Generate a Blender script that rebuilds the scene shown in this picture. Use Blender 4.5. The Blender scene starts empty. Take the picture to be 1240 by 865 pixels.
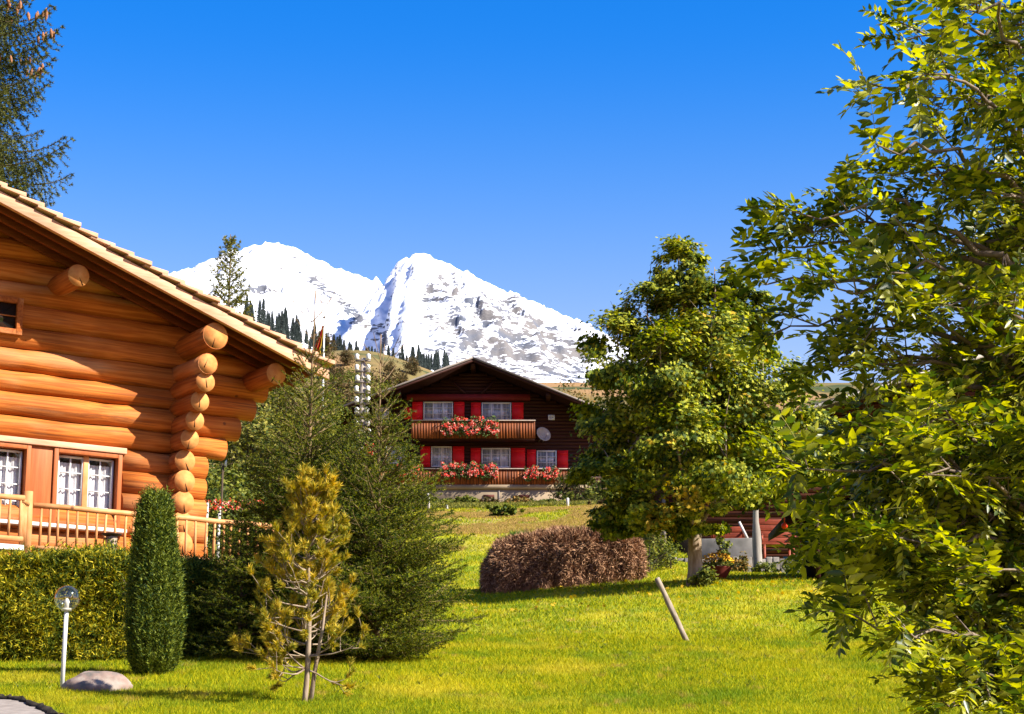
import bpy, math, random
import numpy as np
from mathutils import Vector
R = math.radians
S = bpy.context.scene
COL = S.collection
# ------------------------------------------------------------------ camera, sky, sun
F = 2500.0                                   # focal length in pixels of a 1240 px wide frame
PITCH = math.atan(568.0 / F)
CP, SP = math.cos(PITCH), math.sin(PITCH)
cd = bpy.data.cameras.new('camera'); cam = bpy.data.objects.new('camera', cd); COL.objects.link(cam)
cam.location = (0, 0, 0); cam.rotation_euler = (R(90) + PITCH, 0, 0)
cd.sensor_width = 36; cd.lens = F * 36 / 1240; cd.clip_start = 0.1; cd.clip_end = 30000
S.camera = cam
SUN = Vector((1.10, -0.47, 0.97)).normalized()     # towards the sun
el = math.asin(SUN.z); az = math.atan2(SUN.x, SUN.y)
W = bpy.data.worlds.new('World'); S.world = W; W.use_nodes = True
nt = W.node_tree; nt.nodes.clear()
out = nt.nodes.new('ShaderNodeOutputWorld'); bg = nt.nodes.new('ShaderNodeBackground')
sky = nt.nodes.new('ShaderNodeTexSky'); sky.sky_type = 'NISHITA'; sky.sun_disc = False
sky.sun_elevation = el; sky.sun_rotation = az; sky.altitude = 1400; sky.air_density = 1.0
sky.dust_density = 1.0; sky.ozone_density = 3.0
hs = nt.nodes.new('ShaderNodeHueSaturation'); hs.inputs['Saturation'].default_value = 1.32
tint = nt.nodes.new('ShaderNodeMix'); tint.data_type = 'RGBA'; tint.blend_type = 'MULTIPLY'
tint.inputs[0].default_value = 1.0; tint.inputs[7].default_value = (0.80, 0.98, 1.25, 1)
tc = nt.nodes.new('ShaderNodeTexCoord'); sx = nt.nodes.new('ShaderNodeSeparateXYZ'); rz = nt.nodes.new('ShaderNodeMapRange')
rz.interpolation_type = 'SMOOTHSTEP'; rz.inputs[1].default_value = 0.17; rz.inputs[2].default_value = 0.39
gr = nt.nodes.new('ShaderNodeMix'); gr.data_type = 'RGBA'; gr.inputs[6].default_value = (3.7, 1.6, 1.24, 1); gr.inputs[7].default_value = (.30, 1.06, 1.50, 1)
nt.links.new(tc.outputs['Generated'], sx.inputs[0]); nt.links.new(sx.outputs[2], rz.inputs[0]); nt.links.new(rz.outputs[0], gr.inputs[0])
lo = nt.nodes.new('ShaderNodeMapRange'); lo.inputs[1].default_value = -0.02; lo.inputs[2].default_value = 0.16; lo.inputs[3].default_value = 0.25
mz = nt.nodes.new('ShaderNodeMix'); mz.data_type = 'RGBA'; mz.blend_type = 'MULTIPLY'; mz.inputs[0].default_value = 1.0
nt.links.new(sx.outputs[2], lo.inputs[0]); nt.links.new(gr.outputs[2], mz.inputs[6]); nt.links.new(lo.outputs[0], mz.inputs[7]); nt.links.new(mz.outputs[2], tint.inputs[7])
nt.links.new(sky.outputs[0], hs.inputs['Color']); nt.links.new(hs.outputs[0], tint.inputs[6])
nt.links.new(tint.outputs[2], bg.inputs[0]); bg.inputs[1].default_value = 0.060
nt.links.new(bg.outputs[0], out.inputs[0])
sd = bpy.data.lights.new('sun', 'SUN'); sd.energy = 5.0; sd.angle = R(0.5); sd.color = (1.0, 0.93, 0.82)
so = bpy.data.objects.new('sun', sd); COL.objects.link(so); so.rotation_euler = SUN.to_track_quat('Z', 'Y').to_euler()
so.location = (20, -10, 30)
S.view_settings.view_transform = 'Standard'; S.view_settings.look = 'None'
S.view_settings.exposure = 1.60; S.view_settings.gamma = 1.0
S.cycles.max_bounces = 6; S.cycles.diffuse_bounces = 2; S.cycles.transparent_max_bounces = 12
S.cycles.transmission_bounces = 6; S.cycles.glossy_bounces = 3

# ------------------------------------------------------------------ geometry helpers
def ray(x, y):
    u = x - 620.0; v = y - 432.5
    return np.array([u, F * CP + v * SP, F * SP - v * CP])
def at(x, y, Y):
    d = ray(x, y); return d * (Y / d[1])
def sm(a, b, x):
    t = np.clip((x - a) / (b - a), 0, 1); return t * t * (3 - 2 * t)
_lat = np.random.RandomState(7).rand(64, 64, 8)
def vnoise(x, y, s=0):
    x = np.asarray(x, float); y = np.asarray(y, float)
    xi = np.floor(x).astype(int); yi = np.floor(y).astype(int); fx = x - xi; fy = y - yi
    fx = fx * fx * (3 - 2 * fx); fy = fy * fy * (3 - 2 * fy); L = _lat[:, :, s % 8]
    a = L[xi % 64, yi % 64]; b = L[(xi + 1) % 64, yi % 64]; c = L[xi % 64, (yi + 1) % 64]; d = L[(xi + 1) % 64, (yi + 1) % 64]
    return (a * (1 - fx) + b * fx) * (1 - fy) + (c * (1 - fx) + d * fx) * fy
def fbm(x, y, o=5, s=0, ridged=False):
    t = 0; a = 1.0; n = 0
    for i in range(o):
        v = vnoise(x * 2 ** i + 13.7 * i, y * 2 ** i + 5.1 * i, s + i)
        if ridged: v = 1 - abs(2 * v - 1)
        t = t + a * v; n += a; a *= 0.5
    return t / n
def T_far(r):                                 # elevation of the snow slope by bearing
    return np.interp(r, [-0.6, -0.16, -0.128, -0.108, -0.088, -0.068, -0.03, 0.02, 0.06, 0.2, 0.6],
                     [0.262, 0.262, 0.246, 0.239, 0.228, 0.222, 0.218, 0.212, 0.206, 0.20, 0.19])
def H(X, Y):
    X = np.asarray(X, float); Y = np.asarray(Y, float)
    z = -1.6 + 0.126 * Y + 0.00033 * Y * Y
    z = z + 1.1 * sm(52, 88, Y) * (1 - .5 * sm(93, 108, Y) * (1 - sm(112, 130, Y)))
    z = z + 0.09 * np.clip(X + 0.5, 0, 4.8) * sm(30, 48, Y) * (1 - sm(75, 105, Y)) - .36 * sm(4.4, 6.5, X) * sm(50, 56, Y) * (1 - sm(75, 100, Y))
    z = z + 0.06 * (fbm(X * 0.12 + 9, Y * 0.12, 3) - 0.5) * sm(12, 30, Y) * 2
    z = z + (fbm(X * 0.02, Y * 0.02, 3, 3) - 0.5) * 4 * sm(120, 220, Y)
    rb = X / np.maximum(Y, 1.0)
    z = z - Y * (0.006 + 0.016 * sm(-.078, -.015, rb)) * sm(150, 280, Y)
    yy = np.clip(Y, 330, None)
    tf = (0.224 - .016 * sm(-.078, -.015, rb)) * (1 - sm(340, 520, Y)) + 0.206 * sm(340, 520, Y)
    tf = tf * (1 - sm(520, 1000, Y)) + T_far(X / np.maximum(Y, 1)) * sm(520, 1000, Y)
    zf = yy * tf + (fbm(X * 0.006, Y * 0.006, 4, 2) - 0.5) * 10 * sm(400, 900, Y)
    k = sm(250, 360, Y)
    return z * (1 - k) + zf * k
def gp(x, y, y0=15.0, y1=320.0):              # where the line of sight of a picture point meets the ground
    d = ray(x, y); Y = y0
    while Y < y1:
        P = d * (Y / d[1])
        if P[2] <= float(H(P[0], Y)): return np.array([P[0], Y, float(H(P[0], Y))])
        Y += 0.1
    P = d * (y1 / d[1]); return P
def gpt(x, Y):                                # ground point under picture column x at distance Y
    z = 0.12 * Y
    for _ in range(6):
        fw = Y * CP + z * SP; X = (x - 620) * fw / F; z = float(H(X, Y))
    return np.array([X, Y, z])
def link(name, me, m=None, parent=None):
    o = bpy.data.objects.new(name, me); COL.objects.link(o)
    if m is not None:
        for k in (m if isinstance(m, (list, tuple)) else [m]): me.materials.append(k)
    if parent is not None: o.parent = parent
    return o
def tag(o, label=None, cat=None, group=None, kind=None):
    if label: o['label'] = label
    if cat: o['category'] = cat
    if group: o['group'] = group
    if kind: o['kind'] = kind
    return o
def empty(name, loc, rz=0.0, label=None, cat=None, group=None):
    o = bpy.data.objects.new(name, None); COL.objects.link(o); o.location = loc; o.rotation_euler = (0, 0, rz)
    o.empty_display_size = 0.2
    return tag(o, label, cat, group)
def mesh(name, V, faces, smooth=False, mi=None):
    """V (n,3); faces: list of (m,k) int arrays, k may differ between arrays"""
    me = bpy.data.meshes.new(name)
    V = np.asarray(V, np.float32)
    faces = [np.asarray(f, np.int32) for f in faces if len(f)]
    nl = sum(f.size for f in faces); nf = sum(len(f) for f in faces)
    me.vertices.add(len(V)); me.vertices.foreach_set('co', V.ravel())
    me.loops.add(nl); me.loops.foreach_set('vertex_index', np.concatenate([f.ravel() for f in faces]))
    tot = np.concatenate([np.full(len(f), f.shape[1], np.int32) for f in faces])
    st = np.concatenate([[0], np.cumsum(tot)[:-1]]).astype(np.int32)
    me.polygons.add(nf); me.polygons.foreach_set('loop_start', st); me.polygons.foreach_set('loop_total', tot)
    if mi is not None: me.polygons.foreach_set('material_index', np.asarray(mi, np.int32))
    if smooth: me.polygons.foreach_set('use_smooth', np.ones(nf, bool))
    me.update(calc_edges=True); me.validate()
    return me
class MB:
    def __init__(s): s.V = []; s.Fs = {}; s.n = 0
    def add(s, V, F_):
        V = np.asarray(V, float).reshape(-1, 3)
        for f in F_:
            f = np.asarray(f, int)
            if f.ndim == 1: f = f[None]
            s.Fs.setdefault(f.shape[1], []).append(f + s.n)
        s.V.append(V); s.n += len(V); return s
    def box(s, x0, y0, z0, x1, y1, z1):
        V = [(x, y, z) for z in (z0, z1) for y in (y0, y1) for x in (x0, x1)]
        return s.add(V, [[[0, 2, 3, 1], [4, 5, 7, 6], [0, 1, 5, 4], [2, 6, 7, 3], [0, 4, 6, 2], [1, 3, 7, 5]]])
    def obox(s, c, ax, ay, az_):                     # oriented box from centre and half axes
        c, ax, ay, az_ = map(np.array, (c, ax, ay, az_))
        V = [c + i * ax + j * ay + k * az_ for k in (-1, 1) for j in (-1, 1) for i in (-1, 1)]
        return s.add(V, [[[0, 2, 3, 1], [4, 5, 7, 6], [0, 1, 5, 4], [2, 6, 7, 3], [0, 4, 6, 2], [1, 3, 7, 5]]])
    def prism(s, poly, ext):                         # polygon (3D points) extruded by a vector
        P = np.array(poly, float); n = len(P); e = np.array(ext, float)
        s.add(np.vstack([P, P + e]), [np.arange(n)[::-1], np.arange(n) + n] +
              [[i, (i + 1) % n, (i + 1) % n + n, i + n] for i in range(n)]); return s
    def tube(s, pts, rad, seg=10, caps=True, jit=0.0, rng=None):
        P = np.array(pts, float); n = len(P); r = np.full(n, float(rad)) if np.isscalar(rad) else np.array(rad, float)
        T = np.gradient(P, axis=0); T /= np.linalg.norm(T, axis=1)[:, None] + 1e-9
        ref = np.array([0, 0, 1.0]) if abs(T[:, 2]).mean() < 0.8 else np.array([1.0, 0, 0])
        B = np.cross(T, ref); B /= np.linalg.norm(B, axis=1)[:, None] + 1e-9; C = np.cross(B, T)
        a = np.arange(seg) * 2 * math.pi / seg
        rr = r[:, None] * np.ones(seg)[None]
        if jit and rng is not None: rr = rr * (1 + jit * (rng.rand(n, seg) - 0.5))
        V = P[:, None] + rr[..., None] * (np.cos(a)[None, :, None] * B[:, None] + np.sin(a)[None, :, None] * C[:, None])
        i = np.arange(n - 1)[:, None] * seg; j = np.arange(seg)[None]; k = (j + 1) % seg
        Fq = np.stack([i + j, i + k, i + seg + k, i + seg + j], -1).reshape(-1, 4)
        fs = [Fq]
        if caps: fs += [np.arange(seg)[::-1], np.arange(seg) + (n - 1) * seg]
        return s.add(V.reshape(-1, 3), fs)
    def sphere(s, c, r, nu=14, nv=9, jit=0, rng=None):
        c = np.array(c, float); r = np.array(r if hasattr(r, '__len__') else (r, r, r), float)
        V = [c + r * (0, 0, -1)]
        for i in range(1, nv):
            t = -math.pi / 2 + math.pi * i / nv
            for j in range(nu):
                q = 1 + (jit * (rng.rand() - 0.5) if jit else 0)
                V.append(c + r * q * (math.cos(t) * math.cos(2 * math.pi * j / nu), math.cos(t) * math.sin(2 * math.pi * j / nu), math.sin(t)))
        V.append(c + r * (0, 0, 1)); fs = []; q = []; t3 = []
        for j in range(nu):
            k = (j + 1) % nu; t3.append([0, 1 + k, 1 + j])
            for i in range(nv - 2): q.append([1 + i * nu + j, 1 + i * nu + k, 1 + (i + 1) * nu + k, 1 + (i + 1) * nu + j])
            t3.append([1 + (nv - 2) * nu + j, 1 + (nv - 2) * nu + k, len(V) - 1])
        return s.add(V, [np.array(q), np.array(t3)])
    def build(s, name, m=None, parent=None, smooth=False, off=(0, 0, 0), bevel=0):
        V = np.vstack(s.V) - np.array(off)
        me = mesh(name, V, [np.vstack(v) for v in s.Fs.values()], smooth)
        o = link(name, me, m, parent)
        if bevel:
            b = o.modifiers.new('bevel', 'BEVEL'); b.width = bevel; b.segments = 2; b.limit_method = 'ANGLE'
        return o
def frames(D):
    ref = np.tile(np.array([0.0, 0, 1]), (len(D), 1)); par = np.abs(D[:, 2]) > 0.9; ref[par] = (1, 0, 0)
    B = np.cross(D, ref); B /= np.linalg.norm(B, axis=1)[:, None] + 1e-9
    return B, np.cross(B, D)
def unit(v): return v / (np.linalg.norm(v, axis=-1, keepdims=True) + 1e-9)
def sticks(mb, P0, P1, r0, r1, k=4):
    P0 = np.asarray(P0, float).reshape(-1, 3); P1 = np.asarray(P1, float).reshape(-1, 3); n = len(P0)
    if n == 0: return
    r0 = np.broadcast_to(np.asarray(r0, float), (n,)); r1 = np.broadcast_to(np.asarray(r1, float), (n,))
    B, C = frames(unit(P1 - P0)); a = np.arange(k) * 2 * math.pi / k
    ring = np.cos(a)[None, :, None] * B[:, None] + np.sin(a)[None, :, None] * C[:, None]
    V = np.concatenate([P0[:, None] + r0[:, None, None] * ring, P1[:, None] + r1[:, None, None] * ring], 1)
    b = (np.arange(n) * 2 * k)[:, None, None]
    q = np.array([[j, (j + 1) % k, (j + 1) % k + k, j + k] for j in range(k)])[None]
    mb.add(V.reshape(-1, 3), [(b + q).reshape(-1, 4)])
def needles(mb, P0, P1, per, ln, wd, rng, fwd=0.6, up=0.0):
    P0 = np.asarray(P0, float).reshape(-1, 3); P1 = np.asarray(P1, float).reshape(-1, 3); n = len(P0)
    if n == 0: return
    D = unit(P1 - P0); B, C = frames(D)
    t = rng.rand(n, per, 1); ph = rng.rand(n, per, 1) * 2 * math.pi
    rad = np.cos(ph) * B[:, None] + np.sin(ph) * C[:, None]
    d = unit(fwd * D[:, None] + rad + np.array([0, 0, up]))
    base = P0[:, None] + t * (P1 - P0)[:, None]
    w = unit(np.cross(d, rng.randn(n, per, 3))) * wd * 0.5
    l = ln * (0.7 + 0.6 * rng.rand(n, per, 1))
    V = np.stack([base - w, base + w, base + d * l], 2).reshape(-1, 3)
    mb.add(V, [np.arange(n * per * 3).reshape(-1, 3)])
def leaves(mb, Cn, N, size, rng, tpl, fs, axis=None):
    """instances of a leaf template as real faces: Cn centres, N normals"""
    n = len(Cn); N = unit(N)
    ax = rng.randn(n, 3) if axis is None else axis
    U = unit(ax - (ax * N).sum(1, keepdims=True) * N); Vv = np.cross(N, U)
    size = np.broadcast_to(np.asarray(size, float), (n,))[:, None, None]
    t = np.array(tpl, float)
    V = Cn[:, None] + size * (t[None, :, 0:1] * U[:, None] + t[None, :, 1:2] * Vv[:, None] + t[None, :, 2:3] * N[:, None])
    b = (np.arange(n) * len(t))[:, None]
    mb.add(V.reshape(-1, 3), [(b[:, :, None] + np.array(f)[None, None]).reshape(-1, len(f)) for f in fs])
QUAD = ([(-.5, 0, 0), (0, -.32, .06), (.5, 0, 0), (0, .32, .06)], [[0, 1, 2, 3]])
LEAFLET = ([(0, 0, 0), (.3, -.2, .05), (.65, -.15, .03), (1, 0, -.06), (.65, .15, .03), (.3, .2, .05), (.45, 0, -.02)], [[0, 1, 6], [0, 6, 5], [1, 2, 3, 6], [6, 3, 4, 5]])
MAPLE = ([(-.45, 0, 0), (-.12, -.13, 0), (-.2, -.5, -.05), (.08, -.22, .03), (.5, 0, -.06), (.08, .22, .03), (-.2, .5, -.05), (-.12, .13, 0), (.3, -.33, -.02), (.3, .33, -.02)],
         [[0, 1, 7], [1, 2, 3], [7, 5, 6], [1, 3, 5, 7], [3, 8, 4], [4, 9, 5], [3, 4, 5]])
def crown_pts(rng, lobes, clumps, per, crad=0.28, shell=(0.55, 1.0), flat=0.6, rn=0.55):
    """leaf centres and facing directions for a crown made of uneven clumps in several lobes"""
    Cs = []; Ns = []
    vol = np.array([l[3] * l[4] * l[5] for l in lobes]) ** (2 / 3.); vol /= vol.sum()
    for l, v in zip(lobes, vol):
        c = np.array(l[:3]); r = np.array(l[3:6]); nc = max(17 if clumps > 300 else 3, int(clumps * v))
        d = unit(rng.randn(nc, 3)); rad = shell[0] + (shell[1] - shell[0]) * rng.rand(nc, 1) ** 0.6
        cc = c + d * r * rad
        for k in range(nc):
            cr = crad * (0.6 + 0.8 * rng.rand()) * r.min() if crad < 1 else (crad - 1)
            m = int(per * (0.6 + 0.8 * rng.rand()))
            p = rng.randn(m, 3) * cr * 0.55 * np.array([1, 1, flat])
            Cs.append(cc[k] + p); Ns.append(d[k] * 0.7 + np.array([0, 0, 0.55]) + rng.randn(m, 3) * rn)
    return np.vstack(Cs), np.vstack(Ns)

# ------------------------------------------------------------------ materials
def nd(nt, t, **k):
    n = nt.nodes.new(t)
    for a, b in k.items(): setattr(n, a, b)
    return n
ALB = 0.68                                       # one calibration for all base colours
def M(name, c1, c2=None, scale=4.0, stretch=(1, 1, 1), rough=0.8, bump=0.15, detail=6, spec=0.12, lo=.35, hi=.65, island=False,
      transl=0.0, metallic=0.0, c3=None, world=False, transmission=0, bdist=0.02, fine=0):
    m = bpy.data.materials.new(name); m.use_nodes = True; t = m.node_tree; p = t.nodes['Principled BSDF']
    p.inputs['Roughness'].default_value = rough; p.inputs['Specular IOR Level'].default_value = spec
    p.inputs['Metallic'].default_value = metallic; p.inputs['Transmission Weight'].default_value = transmission
    c2 = c2 or tuple(x * 0.75 for x in c1)
    c1, c2 = tuple(x * ALB for x in c1), tuple(x * ALB for x in c2); c3 = tuple(x * ALB for x in c3) if c3 else None
    L = t.links.new
    co = nd(t, 'ShaderNodeNewGeometry') if world else nd(t, 'ShaderNodeTexCoord')
    mp = nd(t, 'ShaderNodeMapping'); mp.inputs['Scale'].default_value = stretch
    L(co.outputs['Position' if world else 'Object'], mp.inputs[0])
    no = nd(t, 'ShaderNodeTexNoise'); no.inputs['Scale'].default_value = scale; no.inputs['Detail'].default_value = detail
    L(mp.outputs[0], no.inputs['Vector'])
    cr = nd(t, 'ShaderNodeValToRGB'); cr.color_ramp.elements[0].position = lo; cr.color_ramp.elements[1].position = hi
    cr.color_ramp.elements[0].color = (*c2, 1); cr.color_ramp.elements[1].color = (*c1, 1)
    if c3:
        e = cr.color_ramp.elements.new((lo + hi) / 2 if not island else 0.5); e.color = (*c3, 1)
    src = no.outputs[0]
    if island:
        g = nd(t, 'ShaderNodeNewGeometry'); mx = nd(t, 'ShaderNodeMath', operation='MULTIPLY_ADD')
        L(g.outputs['Random Per Island'], mx.inputs[0]); mx.inputs[1].default_value = island
        ad = nd(t, 'ShaderNodeMath', operation='MULTIPLY'); L(no.outputs[0], ad.inputs[0]); ad.inputs[1].default_value = 1 - island
        L(ad.outputs[0], mx.inputs[2]); src = mx.outputs[0]
    L(src, cr.inputs[0]); L(cr.outputs[0], p.inputs['Base Color'])
    if bump:
        b = nd(t, 'ShaderNodeBump'); b.inputs['Strength'].default_value = bump; b.inputs['Distance'].default_value = bdist
        if fine:
            n2 = nd(t, 'ShaderNodeTexNoise'); n2.inputs['Scale'].default_value = fine; L(mp.outputs[0], n2.inputs['Vector']); L(n2.outputs[0], b.inputs['Height'])
        else: L(no.outputs[0], b.inputs['Height'])
        L(b.outputs[0], p.inputs['Normal'])
    if transl:
        tr = nd(t, 'ShaderNodeBsdfTranslucent'); ms = nd(t, 'ShaderNodeMixShader'); ms.inputs[0].default_value = transl
        hs_ = nd(t, 'ShaderNodeHueSaturation'); hs_.inputs['Value'].default_value = 1.5; hs_.inputs['Saturation'].default_value = 1.1
        L(cr.outputs[0], hs_.inputs['Color']); L(hs_.outputs[0], tr.inputs['Color'])
        L(p.outputs[0], ms.inputs[1]); L(tr.outputs[0], ms.inputs[2]); L(ms.outputs[0], t.nodes['Material Output'].inputs[0])
    return m
def knots(m, scale=1.6, dark=(0.10, 0.03, 0.01), cr=None):
    """adds sparse dark knots and a second broad tone to a wood material"""
    t = m.node_tree; L = t.links.new; p = t.nodes['Principled BSDF']
    src = p.inputs['Base Color'].links[0].from_socket
    co = nd(t, 'ShaderNodeTexCoord'); vo = nd(t, 'ShaderNodeTexVoronoi'); vo.inputs['Scale'].default_value = scale
    vo.inputs['Randomness'].default_value = 1.0
    L(co.outputs['Object'], vo.inputs['Vector'])
    r = nd(t, 'ShaderNodeMapRange'); r.inputs[1].default_value = 0.035 * scale; r.inputs[2].default_value = 0.02 * scale
    r.inputs[3].default_value = 0; r.inputs[4].default_value = 0.8
    L(vo.outputs['Distance'], r.inputs[0])
    if cr:                                        # long drying checks that follow the grain
        mp = nd(t, 'ShaderNodeMapping'); mp.inputs['Scale'].default_value = cr; L(co.outputs['Object'], mp.inputs[0])
        n3 = nd(t, 'ShaderNodeTexNoise'); n3.inputs['Scale'].default_value = 1.5; n3.inputs['Detail'].default_value = 3; L(mp.outputs[0], n3.inputs['Vector'])
        r3 = nd(t, 'ShaderNodeMapRange'); r3.inputs[1].default_value = .40; r3.inputs[2].default_value = .34; r3.inputs[4].default_value = .7; L(n3.outputs[0], r3.inputs[0])
        m3 = nd(t, 'ShaderNodeMix', data_type='RGBA'); m3.inputs[7].default_value = (.16, .045, .012, 1); L(r3.outputs[0], m3.inputs[0]); L(src, m3.inputs[6]); src = m3.outputs[2]
        mp2 = nd(t, 'ShaderNodeMapping'); mp2.inputs['Scale'].default_value = tuple(.5 + .12 * q for q in cr); L(co.outputs['Object'], mp2.inputs[0])
        n4 = nd(t, 'ShaderNodeTexNoise'); n4.inputs['Scale'].default_value = 1.1; n4.inputs['Detail'].default_value = 4; L(mp2.outputs[0], n4.inputs['Vector'])
        r4 = nd(t, 'ShaderNodeMapRange'); r4.inputs[1].default_value = .52; r4.inputs[2].default_value = .66; r4.inputs[4].default_value = .45; L(n4.outputs[0], r4.inputs[0])
        m4 = nd(t, 'ShaderNodeMix', data_type='RGBA'); m4.inputs[7].default_value = (.50, .24, .10, 1); L(r4.outputs[0], m4.inputs[0]); L(src, m4.inputs[6]); src = m4.outputs[2]
    mx = nd(t, 'ShaderNodeMix', data_type='RGBA'); mx.inputs[7].default_value = (*dark, 1)
    L(r.outputs[0], mx.inputs[0]); L(src, mx.inputs[6])
    n2 = nd(t, 'ShaderNodeTexNoise'); n2.inputs['Scale'].default_value = 0.9; L(co.outputs['Object'], n2.inputs['Vector'])
    h = nd(t, 'ShaderNodeHueSaturation'); mr = nd(t, 'ShaderNodeMapRange'); mr.inputs[1].default_value = .3; mr.inputs[2].default_value = .7
    mr.inputs[3].default_value = .72; mr.inputs[4].default_value = 1.18
    L(n2.outputs[0], mr.inputs[0]); L(mr.outputs[0], h.inputs['Value']); L(mx.outputs[2], h.inputs['Color']); L(h.outputs[0], p.inputs['Base Color'])
    return m
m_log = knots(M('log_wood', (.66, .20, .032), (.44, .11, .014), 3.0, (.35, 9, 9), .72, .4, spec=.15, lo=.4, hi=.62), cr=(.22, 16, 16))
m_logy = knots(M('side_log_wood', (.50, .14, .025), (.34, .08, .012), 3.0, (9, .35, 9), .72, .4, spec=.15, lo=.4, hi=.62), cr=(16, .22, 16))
m_end = M('log_end_grain', (.74, .33, .10), (.60, .22, .06), 9.0, (1, 1, 1), .7, .15)
m_trim = knots(M('pale_planed_wood', (.82, .46, .29), (.68, .34, .19), 3.0, (1, 1, 8), .6, .15), 2.2)
m_shingle = M('roof_board_wood', (.80, .47, .31), (.60, .32, .19), 2.5, (1, 1, 4), .7, .15)
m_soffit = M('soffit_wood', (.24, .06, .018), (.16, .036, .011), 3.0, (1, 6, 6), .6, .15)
m_redwood = M('window_casing_wood', (.50, .15, .045), (.40, .11, .03), 3.0, (6, 6, .6), .5, .15)
m_rail = knots(M('railing_wood', (.74, .36, .15), (.60, .25, .08), 5.0, (1, 1, 1), .55, .15), 3)
m_white = M('white_paint', (.80, .79, .76), (.72, .71, .68), 6, rough=.5, bump=.03)
m_curtain = M('curtain_cloth', (.82, .81, .80), (.62, .62, .64), 5.0, (9, 9, .5), .9, .3, lo=.4, hi=.6)
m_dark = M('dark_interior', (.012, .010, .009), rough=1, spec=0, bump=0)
def glass_pane(name, tintc=(1, 1, 1), fa=.75, f0=.04, f1=.45):
    m = bpy.data.materials.new(name); m.use_nodes = True; t = m.node_tree; t.nodes.remove(t.nodes['Principled BSDF'])
    g = nd(t, 'ShaderNodeBsdfGlossy'); g.inputs['Roughness'].default_value = .02; tr = nd(t, 'ShaderNodeBsdfTransparent'); tr.inputs[0].default_value = (*tintc, 1)
    lw = nd(t, 'ShaderNodeLayerWeight'); lw.inputs[0].default_value = .5; fr = nd(t, 'ShaderNodeMapRange'); fr.inputs[1].default_value = fa; fr.inputs[2].default_value = 1.0; fr.inputs[3].default_value = f0; fr.inputs[4].default_value = f1; t.links.new(lw.outputs['Facing'], fr.inputs[0]); no = nd(t, 'ShaderNodeTexNoise'); no.inputs['Scale'].default_value = 1.5
    b = nd(t, 'ShaderNodeBump'); b.inputs['Strength'].default_value = .02; t.links.new(no.outputs[0], b.inputs['Height']); t.links.new(b.outputs[0], g.inputs['Normal'])
    ms = nd(t, 'ShaderNodeMixShader'); t.links.new(fr.outputs[0], ms.inputs[0]); t.links.new(tr.outputs[0], ms.inputs[1]); t.links.new(g.outputs[0], ms.inputs[2])
    t.links.new(ms.outputs[0], t.nodes['Material Output'].inputs[0]); return m
m_glass = glass_pane('window_glass'); m_globe = glass_pane('lamp_globe_glass', (.95, .94, .90), .35, .10, .85)
m_spruce = M('spruce_needles', (.30, .30, .022), (.022, .05, .008), 1.5, rough=.6, bump=0, island=.6, transl=.35, c3=(.07, .11, .013))
m_sprucedark = M('old_spruce_needles', (.16, .17, .03), (.02, .035, .010), 1.2, rough=.6, bump=0, island=.5, transl=.15)
m_pine = M('pine_needles', (.85, .54, .05), (.12, .17, .02), 2.5, rough=.6, bump=0, island=.35, transl=.25, c3=(.50, .40, .04), lo=.3, hi=.72)
m_larch = M('larch_needles', (.36, .32, .06), (.09, .12, .025), 1.5, rough=.6, bump=0, island=.6, transl=.3)
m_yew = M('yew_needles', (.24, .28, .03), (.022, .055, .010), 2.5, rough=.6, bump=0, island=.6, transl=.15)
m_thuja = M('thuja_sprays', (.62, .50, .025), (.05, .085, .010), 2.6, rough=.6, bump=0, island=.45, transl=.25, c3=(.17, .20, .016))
m_maple = M('maple_leaves', (.54, .53, .040), (.05, .09, .012), 1.1, rough=.6, bump=0, island=.42, transl=.3, c3=(.19, .24, .020), spec=.15)
m_mapley = M('yellow_maple_leaves', (.62, .40, .03), (.28, .25, .03), 1.1, rough=.5, bump=0, island=.7, transl=.35)
m_ash = M('ash_leaflets', (.52, .51, .035), (.06, .10, .012), 1.6, rough=.4, bump=0, island=.6, transl=.42, c3=(.24, .26, .016), spec=.45)
m_bushg = M('bush_leaves', (.24, .25, .035), (.055, .085, .015), 1.5, rough=.6, bump=0, island=.6, transl=.25)
m_bushb = M('brown_bush_leaves', (.20, .13, .05), (.07, .07, .025), .6, rough=.7, bump=0, island=.6, transl=.2)
m_busha = M('autumn_leaves', (.30, .17, .04), (.10, .11, .03), .35, rough=.7, bump=0, island=.5, transl=.2)
m_bark = M('grey_brown_bark', (.30, .23, .17), (.15, .11, .08), 12, (1, 1, .25), .9, .6, bdist=.05)
m_barkp = M('pale_bark', (.42, .33, .24), (.24, .17, .11), 14, (1, 1, .3), .9, .5)
m_twig = M('twig_bark', (.36, .24, .13), (.20, .13, .07), 10, rough=.8, bump=.1)
m_twigd = M('dark_twig_bark', (.10, .07, .045), rough=.9, bump=.1)
m_grass = M('grass_blades', (.58, .50, .010), (.13, .20, .006), .42, rough=.8, spec=.1, bump=0, island=.45, transl=.35, c3=(.32, .37, .008), world=True, lo=.36, hi=.66)
m_meadow = M('meadow_ground', (.38, .38, .012), (.16, .20, .008), .5, rough=.9, bump=.6, world=True, fine=14, bdist=.06)
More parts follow.
